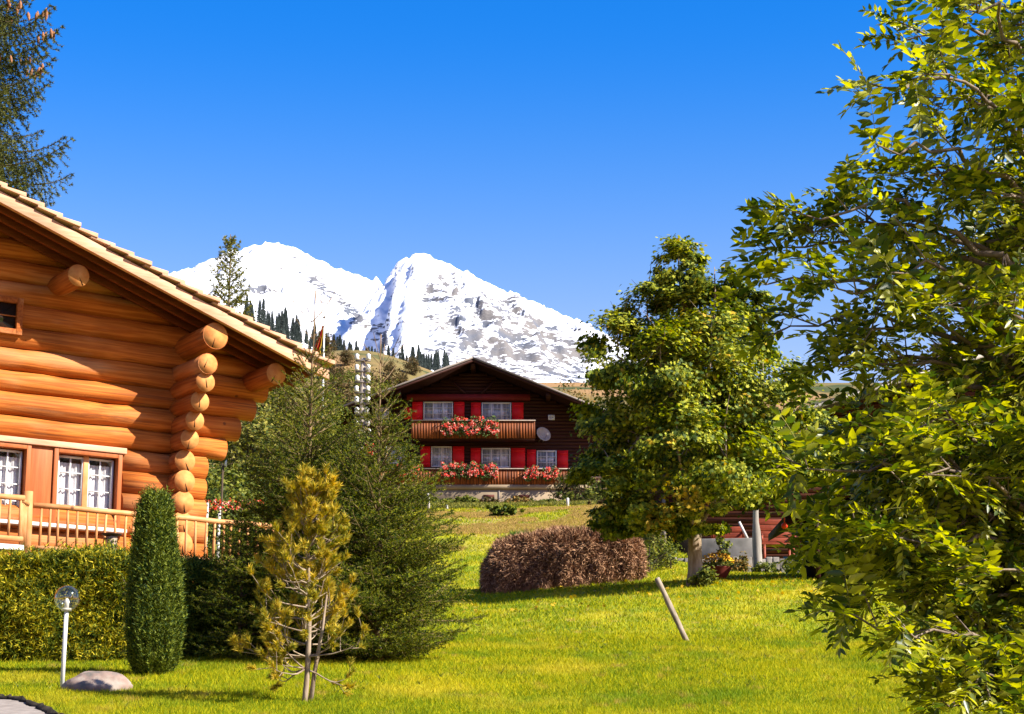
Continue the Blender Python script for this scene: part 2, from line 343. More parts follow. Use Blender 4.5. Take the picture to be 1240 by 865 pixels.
def patches(m, colr, scale, a, b, f, seed=0.0):
    t = m.node_tree; L = t.links.new; p = t.nodes['Principled BSDF']; src = p.inputs['Base Color'].links[0].from_socket; outs = [l.to_socket for l in src.links]
    g = nd(t, 'ShaderNodeNewGeometry'); mp = nd(t, 'ShaderNodeMapping'); mp.inputs['Location'].default_value = (seed, 0, 0); mp.inputs['Scale'].default_value = (1, .55, 0); L(g.outputs['Position'], mp.inputs[0])
    n = nd(t, 'ShaderNodeTexNoise'); n.inputs['Scale'].default_value = scale; n.inputs['Detail'].default_value = 5; L(mp.outputs[0], n.inputs['Vector'])
    r = nd(t, 'ShaderNodeMapRange'); r.inputs[1].default_value = a; r.inputs[2].default_value = b; r.inputs[4].default_value = f; L(n.outputs[0], r.inputs[0])
    x = nd(t, 'ShaderNodeMix', data_type='RGBA'); L(r.outputs[0], x.inputs[0]); L(src, x.inputs[6]); x.inputs[7].default_value = (*colr, 1)
    for o in outs: L(x.outputs[2], o)
for m_ in (m_grass, m_meadow):
    patches(m_, (.46, .36, .03), .55, .52, .68, .6); patches(m_, (.10, .17, .008), .8, .54, .66, .6, 7.0); patches(m_, (.34, .22, .06), 2.6, .60, .70, .7, 3.0)
# more tone in the meadow: straw-coloured patches at its upper end, brown hill beyond, snow above
def ground_mat():
    m = m_meadow; t = m.node_tree; L = t.links.new; p = t.nodes['Principled BSDF']; src = p.inputs['Base Color'].links[0].from_socket
    g = nd(t, 'ShaderNodeNewGeometry'); sx = nd(t, 'ShaderNodeSeparateXYZ'); L(g.outputs['Position'], sx.inputs[0])
    def mr(sock, a, b):
        r = nd(t, 'ShaderNodeMapRange'); r.inputs[1].default_value = a; r.inputs[2].default_value = b; L(sock, r.inputs[0]); return r.outputs[0]
    def noise(s, d=5):
        n = nd(t, 'ShaderNodeTexNoise'); n.inputs['Scale'].default_value = s; n.inputs['Detail'].default_value = d; L(g.outputs['Position'], n.inputs['Vector']); return n.outputs[0]
    def mix(f, a, colr):
        x = nd(t, 'ShaderNodeMix', data_type='RGBA'); L(f, x.inputs[0]); L(a, x.inputs[6]) ; x.inputs[7].default_value = (*colr, 1); return x.outputs[2]
    def mul(a, b):
        x = nd(t, 'ShaderNodeMath', operation='MULTIPLY'); L(a, x.inputs[0]); L(b, x.inputs[1]); return x.outputs[0]
    straw = mul(mr(sx.outputs[1], 62, 80), mr(noise(.35), .42, .6)); c = mix(straw, src, (0.286, 0.204, 0.068))
    fs = mul(mr(noise(1.3), .56, .7), mr(sx.outputs[1], 20, 50)); c = mix(fs, c, (0.224, 0.184, 0.034))
    c = mix(mr(sx.outputs[1], 135, 190), c, (0.136, 0.105, 0.037))
    c = mix(mul(mr(sx.outputs[1], 170, 230), mr(noise(.03), .45, .55)), c, (0.245, 0.143, 0.061))
    c = mix(mul(mr(sx.outputs[1], 170, 230), mr(noise(.09), .55, .62)), c, (0.048, 0.058, 0.02))
    a = nd(t, 'ShaderNodeMath', operation='MULTIPLY_ADD'); L(noise(.02), a.inputs[0]); a.inputs[1].default_value = 60; L(sx.outputs[2], a.inputs[2])
    c = mix(mr(a.outputs[0], 165, 172), c, (.86, .87, .90))
    L(c, p.inputs['Base Color'])
ground_mat()

# ------------------------------------------------------------------ terrain
def sheet(name, xs, ys, hf, m, smooth=True):
    X, Y = np.meshgrid(xs, ys) if np.ndim(xs) == 1 else (xs, ys)
    Z = hf(X, Y); ny, nx = X.shape
    V = np.stack([X, Y, Z], -1).reshape(-1, 3); i = np.arange(ny - 1)[:, None] * nx; j = np.arange(nx - 1)[None]
    q = np.stack([i + j, i + j + 1, i + nx + j + 1, i + nx + j], -1).reshape(-1, 4)
    return link(name, mesh(name, V, [q], smooth), m)
rr = np.concatenate([np.linspace(-1.6, -.32, 30), np.linspace(-.3, .3, 220), np.linspace(.32, 1.6, 30)])
yy = np.concatenate([np.linspace(2, 20, 40), np.linspace(20.3, 130, 280), np.exp(np.linspace(math.log(131), math.log(6500), 200))])
Rr, Yy = np.meshgrid(rr, yy)
tag(sheet('ground', Rr * (Yy + 6), Yy, H, m_meadow), kind='structure')
sheet('ground', np.linspace(-400, 400, 20), np.linspace(-300, 2, 12), lambda X, Y: X * 0 - 1.6 + .126 * np.minimum(Y, 0) + .126 * np.maximum(Y, 0), m_meadow)['kind'] = 'structure'
m_road = M('pale_asphalt', (.36, .31, .27), (.26, .22, .19), 9, rough=.9, bump=.25, world=True)
m_soil = M('dark_soil_edge', (.055, .042, .03), (.02, .017, .012), 14, rough=1, bump=.6, world=True)
# road in the lower left corner: a kerb of soil, the road 4 cm above the ground sheet
edge = [gp(-60, 842), gp(0, 847), gp(22, 850), gp(45, 857), gp(66, 866, 10), gp(84, 880, 8), gp(120, 940, 4)]
edge = np.array(edge)
def ribbon(name, A, B, lift, m, th=0.0, wiggle=None):
    A = np.array(A); B = np.array(B); n = len(A); V = []
    for k in range(n):
        for q in range(13):
            P = A[k] + (B[k] - A[k]) * q / 12; V.append((P[0], P[1], float(H(P[0], P[1])) + lift))
    i = np.arange(n - 1)[:, None] * 13; j = np.arange(12)[None]
    return link(name, mesh(name, V, [np.stack([i + j, i + j + 1, i + 13 + j + 1, i + 13 + j], -1).reshape(-1, 4)], True), m)
ed = []
for k in range(len(edge) - 1):
    for q in range(6): ed.append(edge[k] + (edge[k + 1] - edge[k]) * q / 6)
ed = np.array(ed + [edge[-1]])
far_left = ed.copy(); far_left[:, 0] = -22; far_left[:, 1] -= 6
tag(ribbon('road', ed, far_left, 0.012, m_road), kind='structure')
kb = MB(); rg = np.random.RandomState(3)
kb.tube([(e[0] + .02 * rg.randn(), e[1] + .02 * rg.randn(), float(H(e[0], e[1])) + .0) for e in ed], .045, 8, jit=1.1, rng=rg)
tag(kb.build('road_edge', m_soil, smooth=True), kind='structure')

# ------------------------------------------------------------------ snowy mountains (several kilometres off)
def snow_mat():
    m = bpy.data.materials.new('snow_and_rock'); m.use_nodes = True; t = m.node_tree; L = t.links.new; p = t.nodes['Principled BSDF']
    p.inputs['Roughness'].default_value = .8; p.inputs['Specular IOR Level'].default_value = .1
    g = nd(t, 'ShaderNodeNewGeometry'); at_ = nd(t, 'ShaderNodeAttribute'); at_.attribute_name = 'rock'
    mp = nd(t, 'ShaderNodeMapping'); mp.inputs['Rotation'].default_value = (0, R(-38), 0); mp.inputs['Scale'].default_value = (.5, 1, 1.5)
    L(g.outputs['Position'], mp.inputs[0])
    n1 = nd(t, 'ShaderNodeTexNoise'); n1.inputs['Scale'].default_value = .058; n1.inputs['Detail'].default_value = 12; n1.inputs['Roughness'].default_value = .70
    L(mp.outputs[0], n1.inputs['Vector'])
    g2 = nd(t, 'ShaderNodeMath', operation='MULTIPLY_ADD'); L(n1.outputs[0], g2.inputs[0]); g2.inputs[1].default_value = 2.0; g2.inputs[2].default_value = -.5
    a = nd(t, 'ShaderNodeMath', operation='ADD'); L(g2.outputs[0], a.inputs[0]); L(at_.outputs['Fac'], a.inputs[1])
    r = nd(t, 'ShaderNodeMapRange'); r.inputs[1].default_value = 1.0; r.inputs[2].default_value = 1.06; L(a.outputs[0], r.inputs[0])
    n2 = nd(t, 'ShaderNodeTexNoise'); n2.inputs['Scale'].default_value = .012; n2.inputs['Detail'].default_value = 5; L(g.outputs['Position'], n2.inputs['Vector'])
    cr = nd(t, 'ShaderNodeValToRGB'); cr.color_ramp.elements[0].position = .4; cr.color_ramp.elements[1].position = .6
    cr.color_ramp.elements[0].color = (.085, .095, .12, 1); cr.color_ramp.elements[1].color = (.14, .13, .125, 1); L(n2.outputs[0], cr.inputs[0])
    mx = nd(t, 'ShaderNodeMix', data_type='RGBA'); mx.inputs[6].default_value = (.72, .74, .79, 1); L(cr.outputs[0], mx.inputs[7]); L(r.outputs[0], mx.inputs[0])
    L(mx.outputs[2], p.inputs['Base Color'])
    b = nd(t, 'ShaderNodeBump'); b.inputs['Strength'].default_value = .5; b.inputs['Distance'].default_value = 12; L(n1.outputs[0], b.inputs['Height']); L(b.outputs[0], p.inputs['Normal'])
    return m
m_snow = snow_mat()
# ridges: polylines of (picture x, picture y, distance), slope on the left side, slope on the right side
RG = [
 ([(60, 420, 5400), (150, 352, 5400), (200, 334, 5400), (240, 321, 5400), (275, 306, 5400), (320, 294, 5400), (342, 295, 5400), (352, 303, 5400), (368, 320, 5380), (400, 323, 5360), (420, 328, 5350), (440, 342, 5340), (449, 352, 5330)], .55, .55, 1),
 ([(420, 328, 5350), (430, 352, 5100), (462, 390, 4800)], 1.3, .8, 1),
 ([(368, 320, 5380), (385, 355, 5050), (430, 398, 4700)], .45, 1.2, 1),
 ([(449, 352, 5330), (455, 336, 5300), (462, 342, 5260), (470, 362, 5150), (476, 385, 5000)], 1.6, 1.5, 2),
 ([(480, 322, 4700), (485, 311, 4700), (500, 305, 4700), (516, 308, 4700), (560, 330, 4705), (620, 357, 4740), (680, 382, 4760), (706, 395, 4780), (760, 418, 4800), (900, 470, 4850), (1100, 540, 4900)], .8, .62, 3.5),
 ([(500, 305, 4700), (499, 330, 4560), (492, 360, 4430), (478, 395, 4300)], 3.2, .6, 5),
 ([(560, 330, 4720), (556, 372, 4430), (530, 425, 4200)], .95, .75, 1),
 ([(620, 357, 4740), (622, 400, 4440), (590, 450, 4200)], 1.0, .75, 1),
 ([(680, 382, 4760), (690, 420, 4500), (660, 470, 4250)], 1.1, .8, 1),
]
def mountains():
    xs = np.arange(-1250, 1100, 7.0); ys = np.arange(3950, 6100, 9.0); X, Y = np.meshgrid(xs, ys)
    wx = X + 26 * (fbm(X * .012, Y * .012, 4, 1) - .5); wy = Y + 40 * (fbm(X * .012 + 40, Y * .012, 4, 2) - .5)
    Z = Y * 0.2085 + (Y - 3950) * 0.004
    best = np.full(X.shape, -1e9)
    for pl, kl, kr, k0 in RG:
        P = np.array([at(*p) for p in pl])
        for si, (a, b) in enumerate(zip(P[:-1], P[1:])):
            ab = (b - a)[:2]; ll = ab @ ab
            for (QX, QY) in ((wx, wy),):
                t = np.clip(((QX - a[0]) * ab[0] + (QY - a[1]) * ab[1]) / ll, 0, 1)
                dx = X - (a[0] + t * ab[0]); dy = Y - (a[1] + t * ab[1]); d = np.sqrt(dx * dx + dy * dy)
                k = np.where(dx < 0, kl, kr); k = np.where((dy > 30), 0.9, k) if abs(ab[1]) < abs(ab[0]) else k
                if 1: k = np.where((t <= 0) & (dx < 0), np.where(np.abs(dx) > .3 * d, k0 * np.ones_like(k), k), k)
                best = np.maximum(best, a[2] + t * (b[2] - a[2]) - k * d)
    dd = np.maximum(0, 1)
    rough = (fbm(X * .016, Y * .010, 6, 4, True) - .62)
    rel = np.clip((best - Z) / 120, 0, 1)
    top = 0
    Z2 = np.maximum(Z, best)
    wr_ = sm(-150, -60, X * 4700 / Y + 35)
    Z2 = Z2 + rough * (38 + 16 * wr_) * rel * sm(-12, 60, np.abs(best - (best.max(axis=0, keepdims=True))) ) + (fbm(X * .05, Y * .03, 4, 6, True) - .5) * 18 * rel + (fbm(X * .022 + .004 * Y, Y * .004, 4, 7, True) - .6) * (8 + 40 * wr_) * rel * sm(5, 60, Z2 * 0 + np.abs(best - best.max(axis=0, keepdims=True)))
    Z2[0] -= 60
    # rock shows on the steeper parts and along the middle of the right-hand peak
    gy, gx = np.gradient(Z2, 9.0, 7.0); steep = np.sqrt(gx * gx + gy * gy)
    u = 620 + F * X / (Y * CP + Z2 * SP); v = 432.5 - F * (-Y * SP + Z2 * CP) / (Y * CP + Z2 * SP)
    zone = sm(490, 520, u) * (0.5 + .5 * sm(310, 350, v)) * (.75 + .6 * (fbm(u * .02, v * .03, 3, 5) - .3)) * (1 - .85 * np.exp(-((v - (305 + (u - 500) * .44)) / 16.0) ** 2))
    zone2 = np.exp(-((v - (335 + (u - 375) * .85)) / 16.0) ** 2) * sm(365, 385, u) * (1 - sm(470, 490, u))
    zone3 = np.exp(-(((u - 318) / 26.0) ** 2 + ((v - 353) / 9.0) ** 2)) + .8 * np.exp(-(((u - 347) / 10.0) ** 2 + ((v - 323) / 9.0) ** 2))
    rock = .13 + .04 * wr_ + .30 * sm(.8, 1.5, steep) + .34 * zone + .40 * zone2 + .40 * zone3 + .12 * sm(560, 690, u) * sm(370, 430, v)
    ny, nx = X.shape; V = np.stack([X, Y, Z2], -1).reshape(-1, 3); i = np.arange(ny - 1)[:, None] * nx; j = np.arange(nx - 1)[None]
    me = mesh('mountains', V, [np.stack([i + j, i + j + 1, i + nx + j + 1, i + nx + j], -1).reshape(-1, 4)], True)
    at_ = me.attributes.new('rock', 'FLOAT', 'POINT'); at_.data.foreach_set('value', rock.astype(np.float32).ravel())
    o = link('mountains', me, m_snow); tag(o, kind='structure')
mountains()

# ------------------------------------------------------------------ log house (local x runs along its gable wall, local y backwards)
HA = R(33.5); HO = at(240, 600, 34.0); HB = 2.9
house = empty('log_house', (HO[0], HO[1], HB), HA, 'orange log house with a wide plank roof, balcony and stacked round log ends', 'house')
OFF = (0, 0, HB)
def hw(x, y, z):                                  # house-local to world
    return np.array([HO[0] + x * math.cos(HA) - y * math.sin(HA), HO[1] + x * math.sin(HA) + y * math.cos(HA), z])
rg = np.random.RandomState(11)
RIDGE = -5.6
def zroof(x): return (7.31 + .364 * (1.60 - x)) if x > RIDGE else (7.31 + .364 * (1.60 - (2 * RIDGE - x)))
def log(mb, a, b, r, rng, n=None, seg=18):
    a = np.array(a, float); b = np.array(b, float); L = np.linalg.norm(b - a); n = n or max(3, int(L / .45))
    t = np.linspace(0, 1, n)[:, None]; P = a + (b - a) * t + rng.randn(n, 3) * .006
    P[0] = a; P[-1] = b; rad = r * (1 + .03 * rng.randn(n)); mb.tube(P, rad, seg, caps=True)
wall = MB(); ends_r = {0: .12, 1: .10, 2: .08, 3: .07, 4: .08, 5: .44 - .02, 6: .66, 7: .94, 8: 1.15}
for k in range(-4, 17):
    z = 4.38 + .36 * k
    xr = ends_r.get(k, .1 if k < 0 else 9)
    lim = 1.60 - (z - 7.56) / .364          # roof underside
    xr = min(xr, lim)
    xl = 2 * RIDGE - min(.1, lim)
    if xr <= xl + .5: continue
    r = .195 + .008 * rg.randn()
    if 4.75 < z < 5.95:                            # the window opening
        log(wall, (-1.42 + .02 * rg.randn(), 0, z), (xr, 0, z), r, rg); log(wall, (xl, 0, z), (-5.3, 0, z), r, rg)
    else: log(wall, (xl, 0, z), (xr, 0, z), r, rg)
wall.build('log_wall', m_log, house, smooth=False, off=OFF)
import bmesh
def clip_under_roof(o, lift=.158):
    b = bmesh.new(); b.from_mesh(o.data)
    for s_ in (1, -1):
        no = Vector((.364 * s_, 0, 1)).normalized(); x = 1.6 if s_ > 0 else 2 * RIDGE - 1.6
        g = b.verts[:] + b.edges[:] + b.faces[:]; r = bmesh.ops.bisect_plane(b, geom=g, plane_co=(x, 0, 7.31 + lift - HB), plane_no=no, clear_outer=True)
        ed_ = [e for e in r['geom_cut'] if isinstance(e, bmesh.types.BMEdge)]; bmesh.ops.holes_fill(b, edges=ed_, sides=0)
    b.to_mesh(o.data); b.free()
clip_under_roof(bpy.data.objects['log_wall'])
bpy.data.objects['log_wall'].data.polygons.foreach_set('use_smooth', [len(p.vertices) == 4 for p in bpy.data.objects['log_wall'].data.polygons])
# back filling inside the wall, so nothing shows between the logs
bk = MB(); bk.box(RIDGE * 2 - .1, .05, 2.6, -5.3, .13, 7.4); bk.box(-1.5, .05, 2.6, 0, .13, 7.4); bk.box(-5.3, .05, 2.6, -1.5, .13, 4.62); bk.box(-5.3, .05, 5.98, -1.5, .13, 7.4)
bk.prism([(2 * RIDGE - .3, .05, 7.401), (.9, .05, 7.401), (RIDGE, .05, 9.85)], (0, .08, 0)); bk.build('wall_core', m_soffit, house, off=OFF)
# eave-side wall: its log ends show beside the corner and step out towards the roof as brackets
side = MB(); ends = MB(); SIDEX = -.46
pr = [.44, .44, .45, .43, .45, .46, .44, .60, .77, .94, 1.13, 1.2]
for k in range(-4, 10):
    z = 4.48 + .34 * k + (0 if k < 6 else -.01 * k); y = -(pr[k + 2] if 0 <= k + 2 < len(pr) else .27); r = .183 if k < 5 else .165
    if k >= 7: z -= .04 * (k - 6)
    log(side, (SIDEX, y, z), (SIDEX, 9.2, z), r, rg)
    e1 = MB(); e1.tube([(SIDEX, y - .004, z), (SIDEX, y + .01, z)], [r * .995, r * .995], 24); e1.build('log_end', m_end, house, off=OFF)
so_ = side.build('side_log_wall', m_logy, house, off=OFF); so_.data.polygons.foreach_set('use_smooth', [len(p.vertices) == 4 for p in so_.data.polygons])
def end_mat():                                    # rings and radial checks of sawn log ends
    m = m_end; t = m.node_tree; L = t.links.new; p = t.nodes['Principled BSDF']
    return m
for k in range(-2, 10):
    ck = MB()                            # drying cracks: thin dark wedges from the rim to the heart
    z = 4.48 + .34 * k - (.04 * (k - 6) if k >= 7 else 0); y = -(pr[k + 2]) - .007
    a0 = -math.pi / 2 + rg.randn() * .25; r = .175; w = .012 if k < 5 else .008
    c, s_ = math.cos(a0), math.sin(a0)
    ck.prism([(SIDEX + c * r - s_ * w, y, z + s_ * r + c * w), (SIDEX + c * r + s_ * w, y, z + s_ * r - c * w), (SIDEX + c * .03, y, z + s_ * .03)], (0, -.004, 0))
    ck.build('drying_crack', m_dark, house, off=OFF)
# purlins that carry the overhang
for (x, z, y0, y1, r) in [(-2.66, 8.53, -1.0, 9.6, .18), (-.36, 7.80, -1.24, 9.6, .215), (.88, 7.36, -1.0, 9.6, .18), (2 * RIDGE + 2.66, 8.53, -1.0, 9.6, .18), (2 * RIDGE - .4, 7.8, -1.2, 9.6, .2), (RIDGE, 9.55, -1.1, 9.6, .2)]:
    mb = MB(); log(mb, (x, y0, z), (x, y1, z), r, rg, 14, 24)
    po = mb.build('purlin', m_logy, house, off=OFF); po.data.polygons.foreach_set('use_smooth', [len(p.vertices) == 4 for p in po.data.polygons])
    e = MB(); e.tube([(x, y0 - .004, z), (x, y0 + .01, z)], [r * .99] * 2, 24); a0 = -math.pi / 2 + rg.randn() * .4; c, s_ = math.cos(a0), math.sin(a0)
    eo = e.build('end_grain', m_end, po, off=OFF)
    e = MB(); e.prism([(x + c * r * .95 - s_ * .008, y0 - .007, z + s_ * r * .95 + c * .008), (x + c * r * .95 + s_ * .008, y0 - .007, z + s_ * r * .95 - c * .008), (x + c * .03, y0 - .007, z + s_ * .03)], (0, -.004, 0))
    e.build('drying_crack', m_dark, po, off=OFF)
# roof: soffit boards, fly rafters, barge board, stepped roof boards
EA = 1.69; cs = math.cos(math.atan(.364)); sn = math.sin(math.atan(.364))
def rake(mb, x0, x1, y0, y1, dz0, dz1, mirror=False):     # slab between two heights above the barge underside line
    P = []
    for x, dz in ((x0, dz0), (x1, dz0), (x1, dz1), (x0, dz1)):
        xx = x if not mirror else 2 * RIDGE - x; P.append((xx, y0, zroof(x) + dz))
    mb.prism(P, (0, y1 - y0, 0))
for mirror in (False, True):
    b = MB(); rake(b, RIDGE + .001, EA, -1.36, -1.27, .01, .19, mirror); b.build('barge_board', m_trim, house, off=OFF, bevel=.008)
    s = MB()
    rake(s, RIDGE + .001, EA - .04, -1.265, 10.2, .16, .215, mirror)
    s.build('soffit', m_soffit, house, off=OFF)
    for y in (-1.02, -.68, -.32):
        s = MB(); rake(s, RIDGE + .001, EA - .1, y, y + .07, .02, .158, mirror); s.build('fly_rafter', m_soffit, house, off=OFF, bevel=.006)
    sh = MB(); x = EA + .06; k = 0; st = .305
    while x > RIDGE - .02:
        xa = max(x - st * 1.35, RIDGE + .0015); jz = .006 * rg.randn(); jy = .02 * rg.randn()
        P = [(x, .275 + jz), (xa, .226), (xa, .226 + .035), (x, .275 + .07 + jz)]
        n = 9; ys = np.linspace(-1.42 + jy, 10.3, 2)
        PP = [((q if not mirror else 2 * RIDGE - q), ys[0], zroof(q) + dz) for q, dz in P]
        sh.prism(PP, (0, ys[1] - ys[0], 0)); x -= st; k += 1
    sh.build('roof_boards', m_shingle, house, off=OFF, bevel=.004)
rc = MB(); rc.box(RIDGE - .16, -1.4, zroof(RIDGE) + .27, RIDGE + .16, 10.3, zroof(RIDGE) + .33); rc.build('ridge_board', m_shingle, house, off=OFF)
# windows
def hwindow(x0, x1, z0, z1, split, name='window', deep=.10):
    fr = MB(); t = .075
    for (a, b, c, d) in ((x0, x0 + t, z0, z1), (x1 - t, x1, z0, z1), (x0 + t, x1 - t, z1 - t, z1), (x0 + t, x1 - t, z0, z0 + .05)):
        fr.box(a, -.235, c, b, deep + .06, d)
    w_ = fr.build(name, m_redwood, house, off=OFF, bevel=.006)
    n = 2 if split else 1; wd = (x1 - x0 - 2 * t) / n
    if split:
        mu = MB(); mu.box((x0 + x1) / 2 - .045, -.13, z0 + .05, (x0 + x1) / 2 + .045, -.02, z1 - t); mu.build('mullion', m_rail, w_, off=OFF, bevel=.004)
    for i in range(n):
        a = x0 + t + i * wd + .03; b = a + wd - .06; ba = z0 + .06; tp = z1 - t - .02
        sa = MB()
        for q in (a, b - .03): sa.box(q, -.115, ba, q + .03, -.06, tp)
        for q in (ba, tp - .03): sa.box(a + .03, -.115, q, b - .03, -.06, q + .03)
        sa.box((a + b) / 2 - .011, -.10, ba + .03, (a + b) / 2 + .011, -.08, tp - .03)
        for q in (1, 2, 3): zz = ba + (tp - ba) * q / 4; sa.box(a + .03, -.098, zz - .009, b - .03, -.082, zz + .009)
        sa.build('sash', m_white, w_, off=OFF)
        g = MB(); g.box(a + .03, -.078, ba + .03, b - .03, -.073, tp - .03); g.build('pane', m_glass, w_, off=OFF)
        c = MB(); nn = 26; xs = np.linspace(a, b, nn); V = []
        for zz in (ba, tp - .10):
            for q, xx in enumerate(xs): V.append((xx, -.035 + .014 * math.sin(q * 1.9 + i) + .008 * math.sin(q * .9), zz))
        c.add(V, [[[q, q + 1, nn + q + 1, nn + q] for q in range(nn - 1)]]); c.build('curtain', m_curtain, w_, off=OFF)
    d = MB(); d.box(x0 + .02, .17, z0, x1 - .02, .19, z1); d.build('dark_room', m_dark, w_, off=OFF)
    return w_
hwindow(-2.62, -1.46, 4.66, 5.88, True); hwindow(-4.2, -3.00, 4.66, 5.88, True)
mb = MB(); mb.box(-2.995, -.20, 4.66, -2.625, .10, 5.88); mb.build('window_post', m_redwood, house, off=OFF, bevel=.01)
mb = MB(); mb.box(-5.3, -.205, 4.66, -4.205, .10, 5.88); mb.build('window_post', m_redwood, house, off=OFF, bevel=.01)
mb = MB(); mb.box(-5.3, -.26, 5.883, -1.40, .10, 5.98); mb.build('lintel', m_trim, house, off=OFF, bevel=.01)
mb = MB(); mb.box(-5.3, -.30, 4.595, -1.36, .10, 4.655); mb.build('window_sill', m_white, house, off=OFF, bevel=.008)
# attic window: frame standing proud of the logs with a dark pane
fr = MB(); x0, x1, z0, z1 = -4.3, -3.27, 7.62, 8.22
for (a, b, c, d) in ((x0, x0 + .1, z0, z1), (x1 - .1, x1, z0, z1), (x0 + .1, x1 - .1, z1 - .09, z1), (x0 + .1, x1 - .1, z0, z0 + .09)): fr.box(a, -.27, c, b, -.1, d)
fr.box(x0 + .1, -.235, (z0 + z1) / 2 - .01, x1 - .1, -.215, (z0 + z1) / 2 + .01)
wn = fr.build('attic_window', m_logy, house, off=OFF, bevel=.006)
g = MB(); g.box(x0 + .1, -.21, z0 + .09, x1 - .1, -.2, z1 - .09); g.build('pane', M('dark_glass', (.015, .018, .018), rough=.05, spec=.5, bump=0), wn, off=OFF)
# balcony: deck, fascia, bearers, rails, balusters
def balc(x0, x1, ya, zd, ztop, first=None, side_rail=None):
    mb = MB(); y = ya + .02
    n = 14
    for i in range(n):
        w_ = (-.25 - y) / n; mb.box(x0, y + i * w_ + .006, zd - .05, x1, y + (i + 1) * w_ - .006, zd)
    mb.build('deck_boards', m_trim, house, off=OFF)
    mb = MB(); mb.box(x0, ya - .02, zd - .075, x1, ya + .018, zd + .004); mb.build('deck_edge', m_white if first is None else m_white, house, off=OFF, bevel=.006)
    mb = MB(); mb.box(x0 + .04, ya + .03, zd - .30, x1 - .04, ya + .17, zd - .052); mb.build('bearer_beam', m_log, house, off=OFF)
    rg2 = np.random.RandomState(5)
    a = MB(); log(a, (x0 + .02, ya + .07, ztop - .045), (x1, ya + .07, ztop - .045), .043, rg2, seg=10); o = a.build('top_rail', m_rail, house, off=OFF, smooth=True)
    a = MB(); log(a, (x0 + .02, ya + .07, zd + .10), (x1, ya + .07, zd + .10), .04, rg2, seg=10); a.build('bottom_rail', m_rail, house, off=OFF, smooth=True)
    x = x0 + .13
    while x < x1 - .05:
        a = MB(); xx = x + .01 * rg2.randn(); a.tube([(xx, ya + .07, zd + .11), (xx + .006 * rg2.randn(), ya + .07, (zd + ztop) / 2), (xx + .008 * rg2.randn(), ya + .07, ztop - .06)], [.02, .023, .019], 8)
        a.build('baluster', m_rail, house, off=OFF, smooth=True); x += .15
balc(-3.55, 1.05, -1.92, 3.93, 4.71)
balc(-6.6, -3.86, -2.45, 3.97, 4.72)
# corner post and the short return rail between the two stretches
for (px_, py_, zt) in ((-3.62, -1.88, 4.86), (1.02, -1.85, 4.82)):
    a = MB(); a.tube([(px_, py_, 3.75), (px_ + .01, py_, 4.3), (px_, py_, zt)], [.075, .07, .068], 12); a.build('post', m_rail, house, off=OFF, smooth=True)
a = MB(); a.tube([(-3.9, -2.34, 4.66), (-3.63, -1.9, 4.66)], .04, 8); a.build('return_rail', m_rail, house, off=OFF)
for q in (.2, .4, .6, .8):
    a = MB(); xx = -3.9 + .27 * q; y_ = -2.34 + .44 * q; a.tube([(xx, y_, 4.0), (xx, y_, 4.63)], .02, 8); a.build('baluster', m_rail, house, off=OFF, smooth=True)
a = MB(); a.tube([(1.02, -1.85, 4.66), (1.02, -.1, 4.66)], .04, 8); a.tube([(1.02, -1.85, 4.03), (1.02, -.1, 4.03)], .04, 8); a.build('return_rail', m_rail, house, off=OFF)
y_ = -1.7
while y_ < -.1:
    a = MB(); a.tube([(1.02, y_, 4.03), (1.02, y_, 4.64)], .02, 8); a.build('baluster', m_rail, house, off=OFF, smooth=True); y_ += .15
# foundation under the balcony
m_conc = M('grey_render', (.34, .31, .27), (.22, .20, .17), 3, rough=.9, bump=.3)
mb = MB(); mb.box(2 * RIDGE - .1, -.15, 1.0, .02, .3, 3.05); mb.box(-.4, .3, 1.0, .02, 9.2, 3.05); mb.build('foundation', m_conc, house, off=OFF)
for x in (-6.0, -3.2, -.4, .9):
    mb = MB(); mb.tube([(x, -1.75, 1.2), (x, -1.75, 3.62)], .09, 10); mb.build('balcony_pillar', m_log, house, off=OFF)
# stump-like planter with ivy on the balcony edge
pl = empty('planter', hw(-2.35, -2.06, 3.86), HA, 'slim hollow log planter with dark saucer and trailing ivy outside the balcony rail', 'planter')
mb = MB(); rg3 = np.random.RandomState(4); mb.tube([(0, 0, 0), (.01, 0, .2), (0, 0, .40)], [.085, .075, .09], 12, jit=.12, rng=rg3); mb.build('log_trunk', m_barkp, pl)
mb = MB(); mb.tube([(0, 0, .40), (.0, 0, .425), (0, 0, .44)], [.07, .15, .16], 16); mb.build('saucer', M('rusty_metal', (.09, .05, .035), (.04, .025, .02), 20, rough=.7), pl)
mb = MB(); n = 260; a = rg3.rand(n) * 6.28; zz = rg3.rand(n) * .36; Cn = np.stack([.095 * np.cos(a), .095 * np.sin(a), zz], -1) + rg3.randn(n, 3) * .012
kp = (np.cos(a - 4.9) > .2); Nn = np.stack([np.cos(a), np.sin(a), .4 + 0 * a], -1); leaves(mb, Cn[kp], Nn[kp] + .4 * rg3.randn(kp.sum(), 3), .045, rg3, *QUAD); mb.build('ivy', m_bushg, pl)

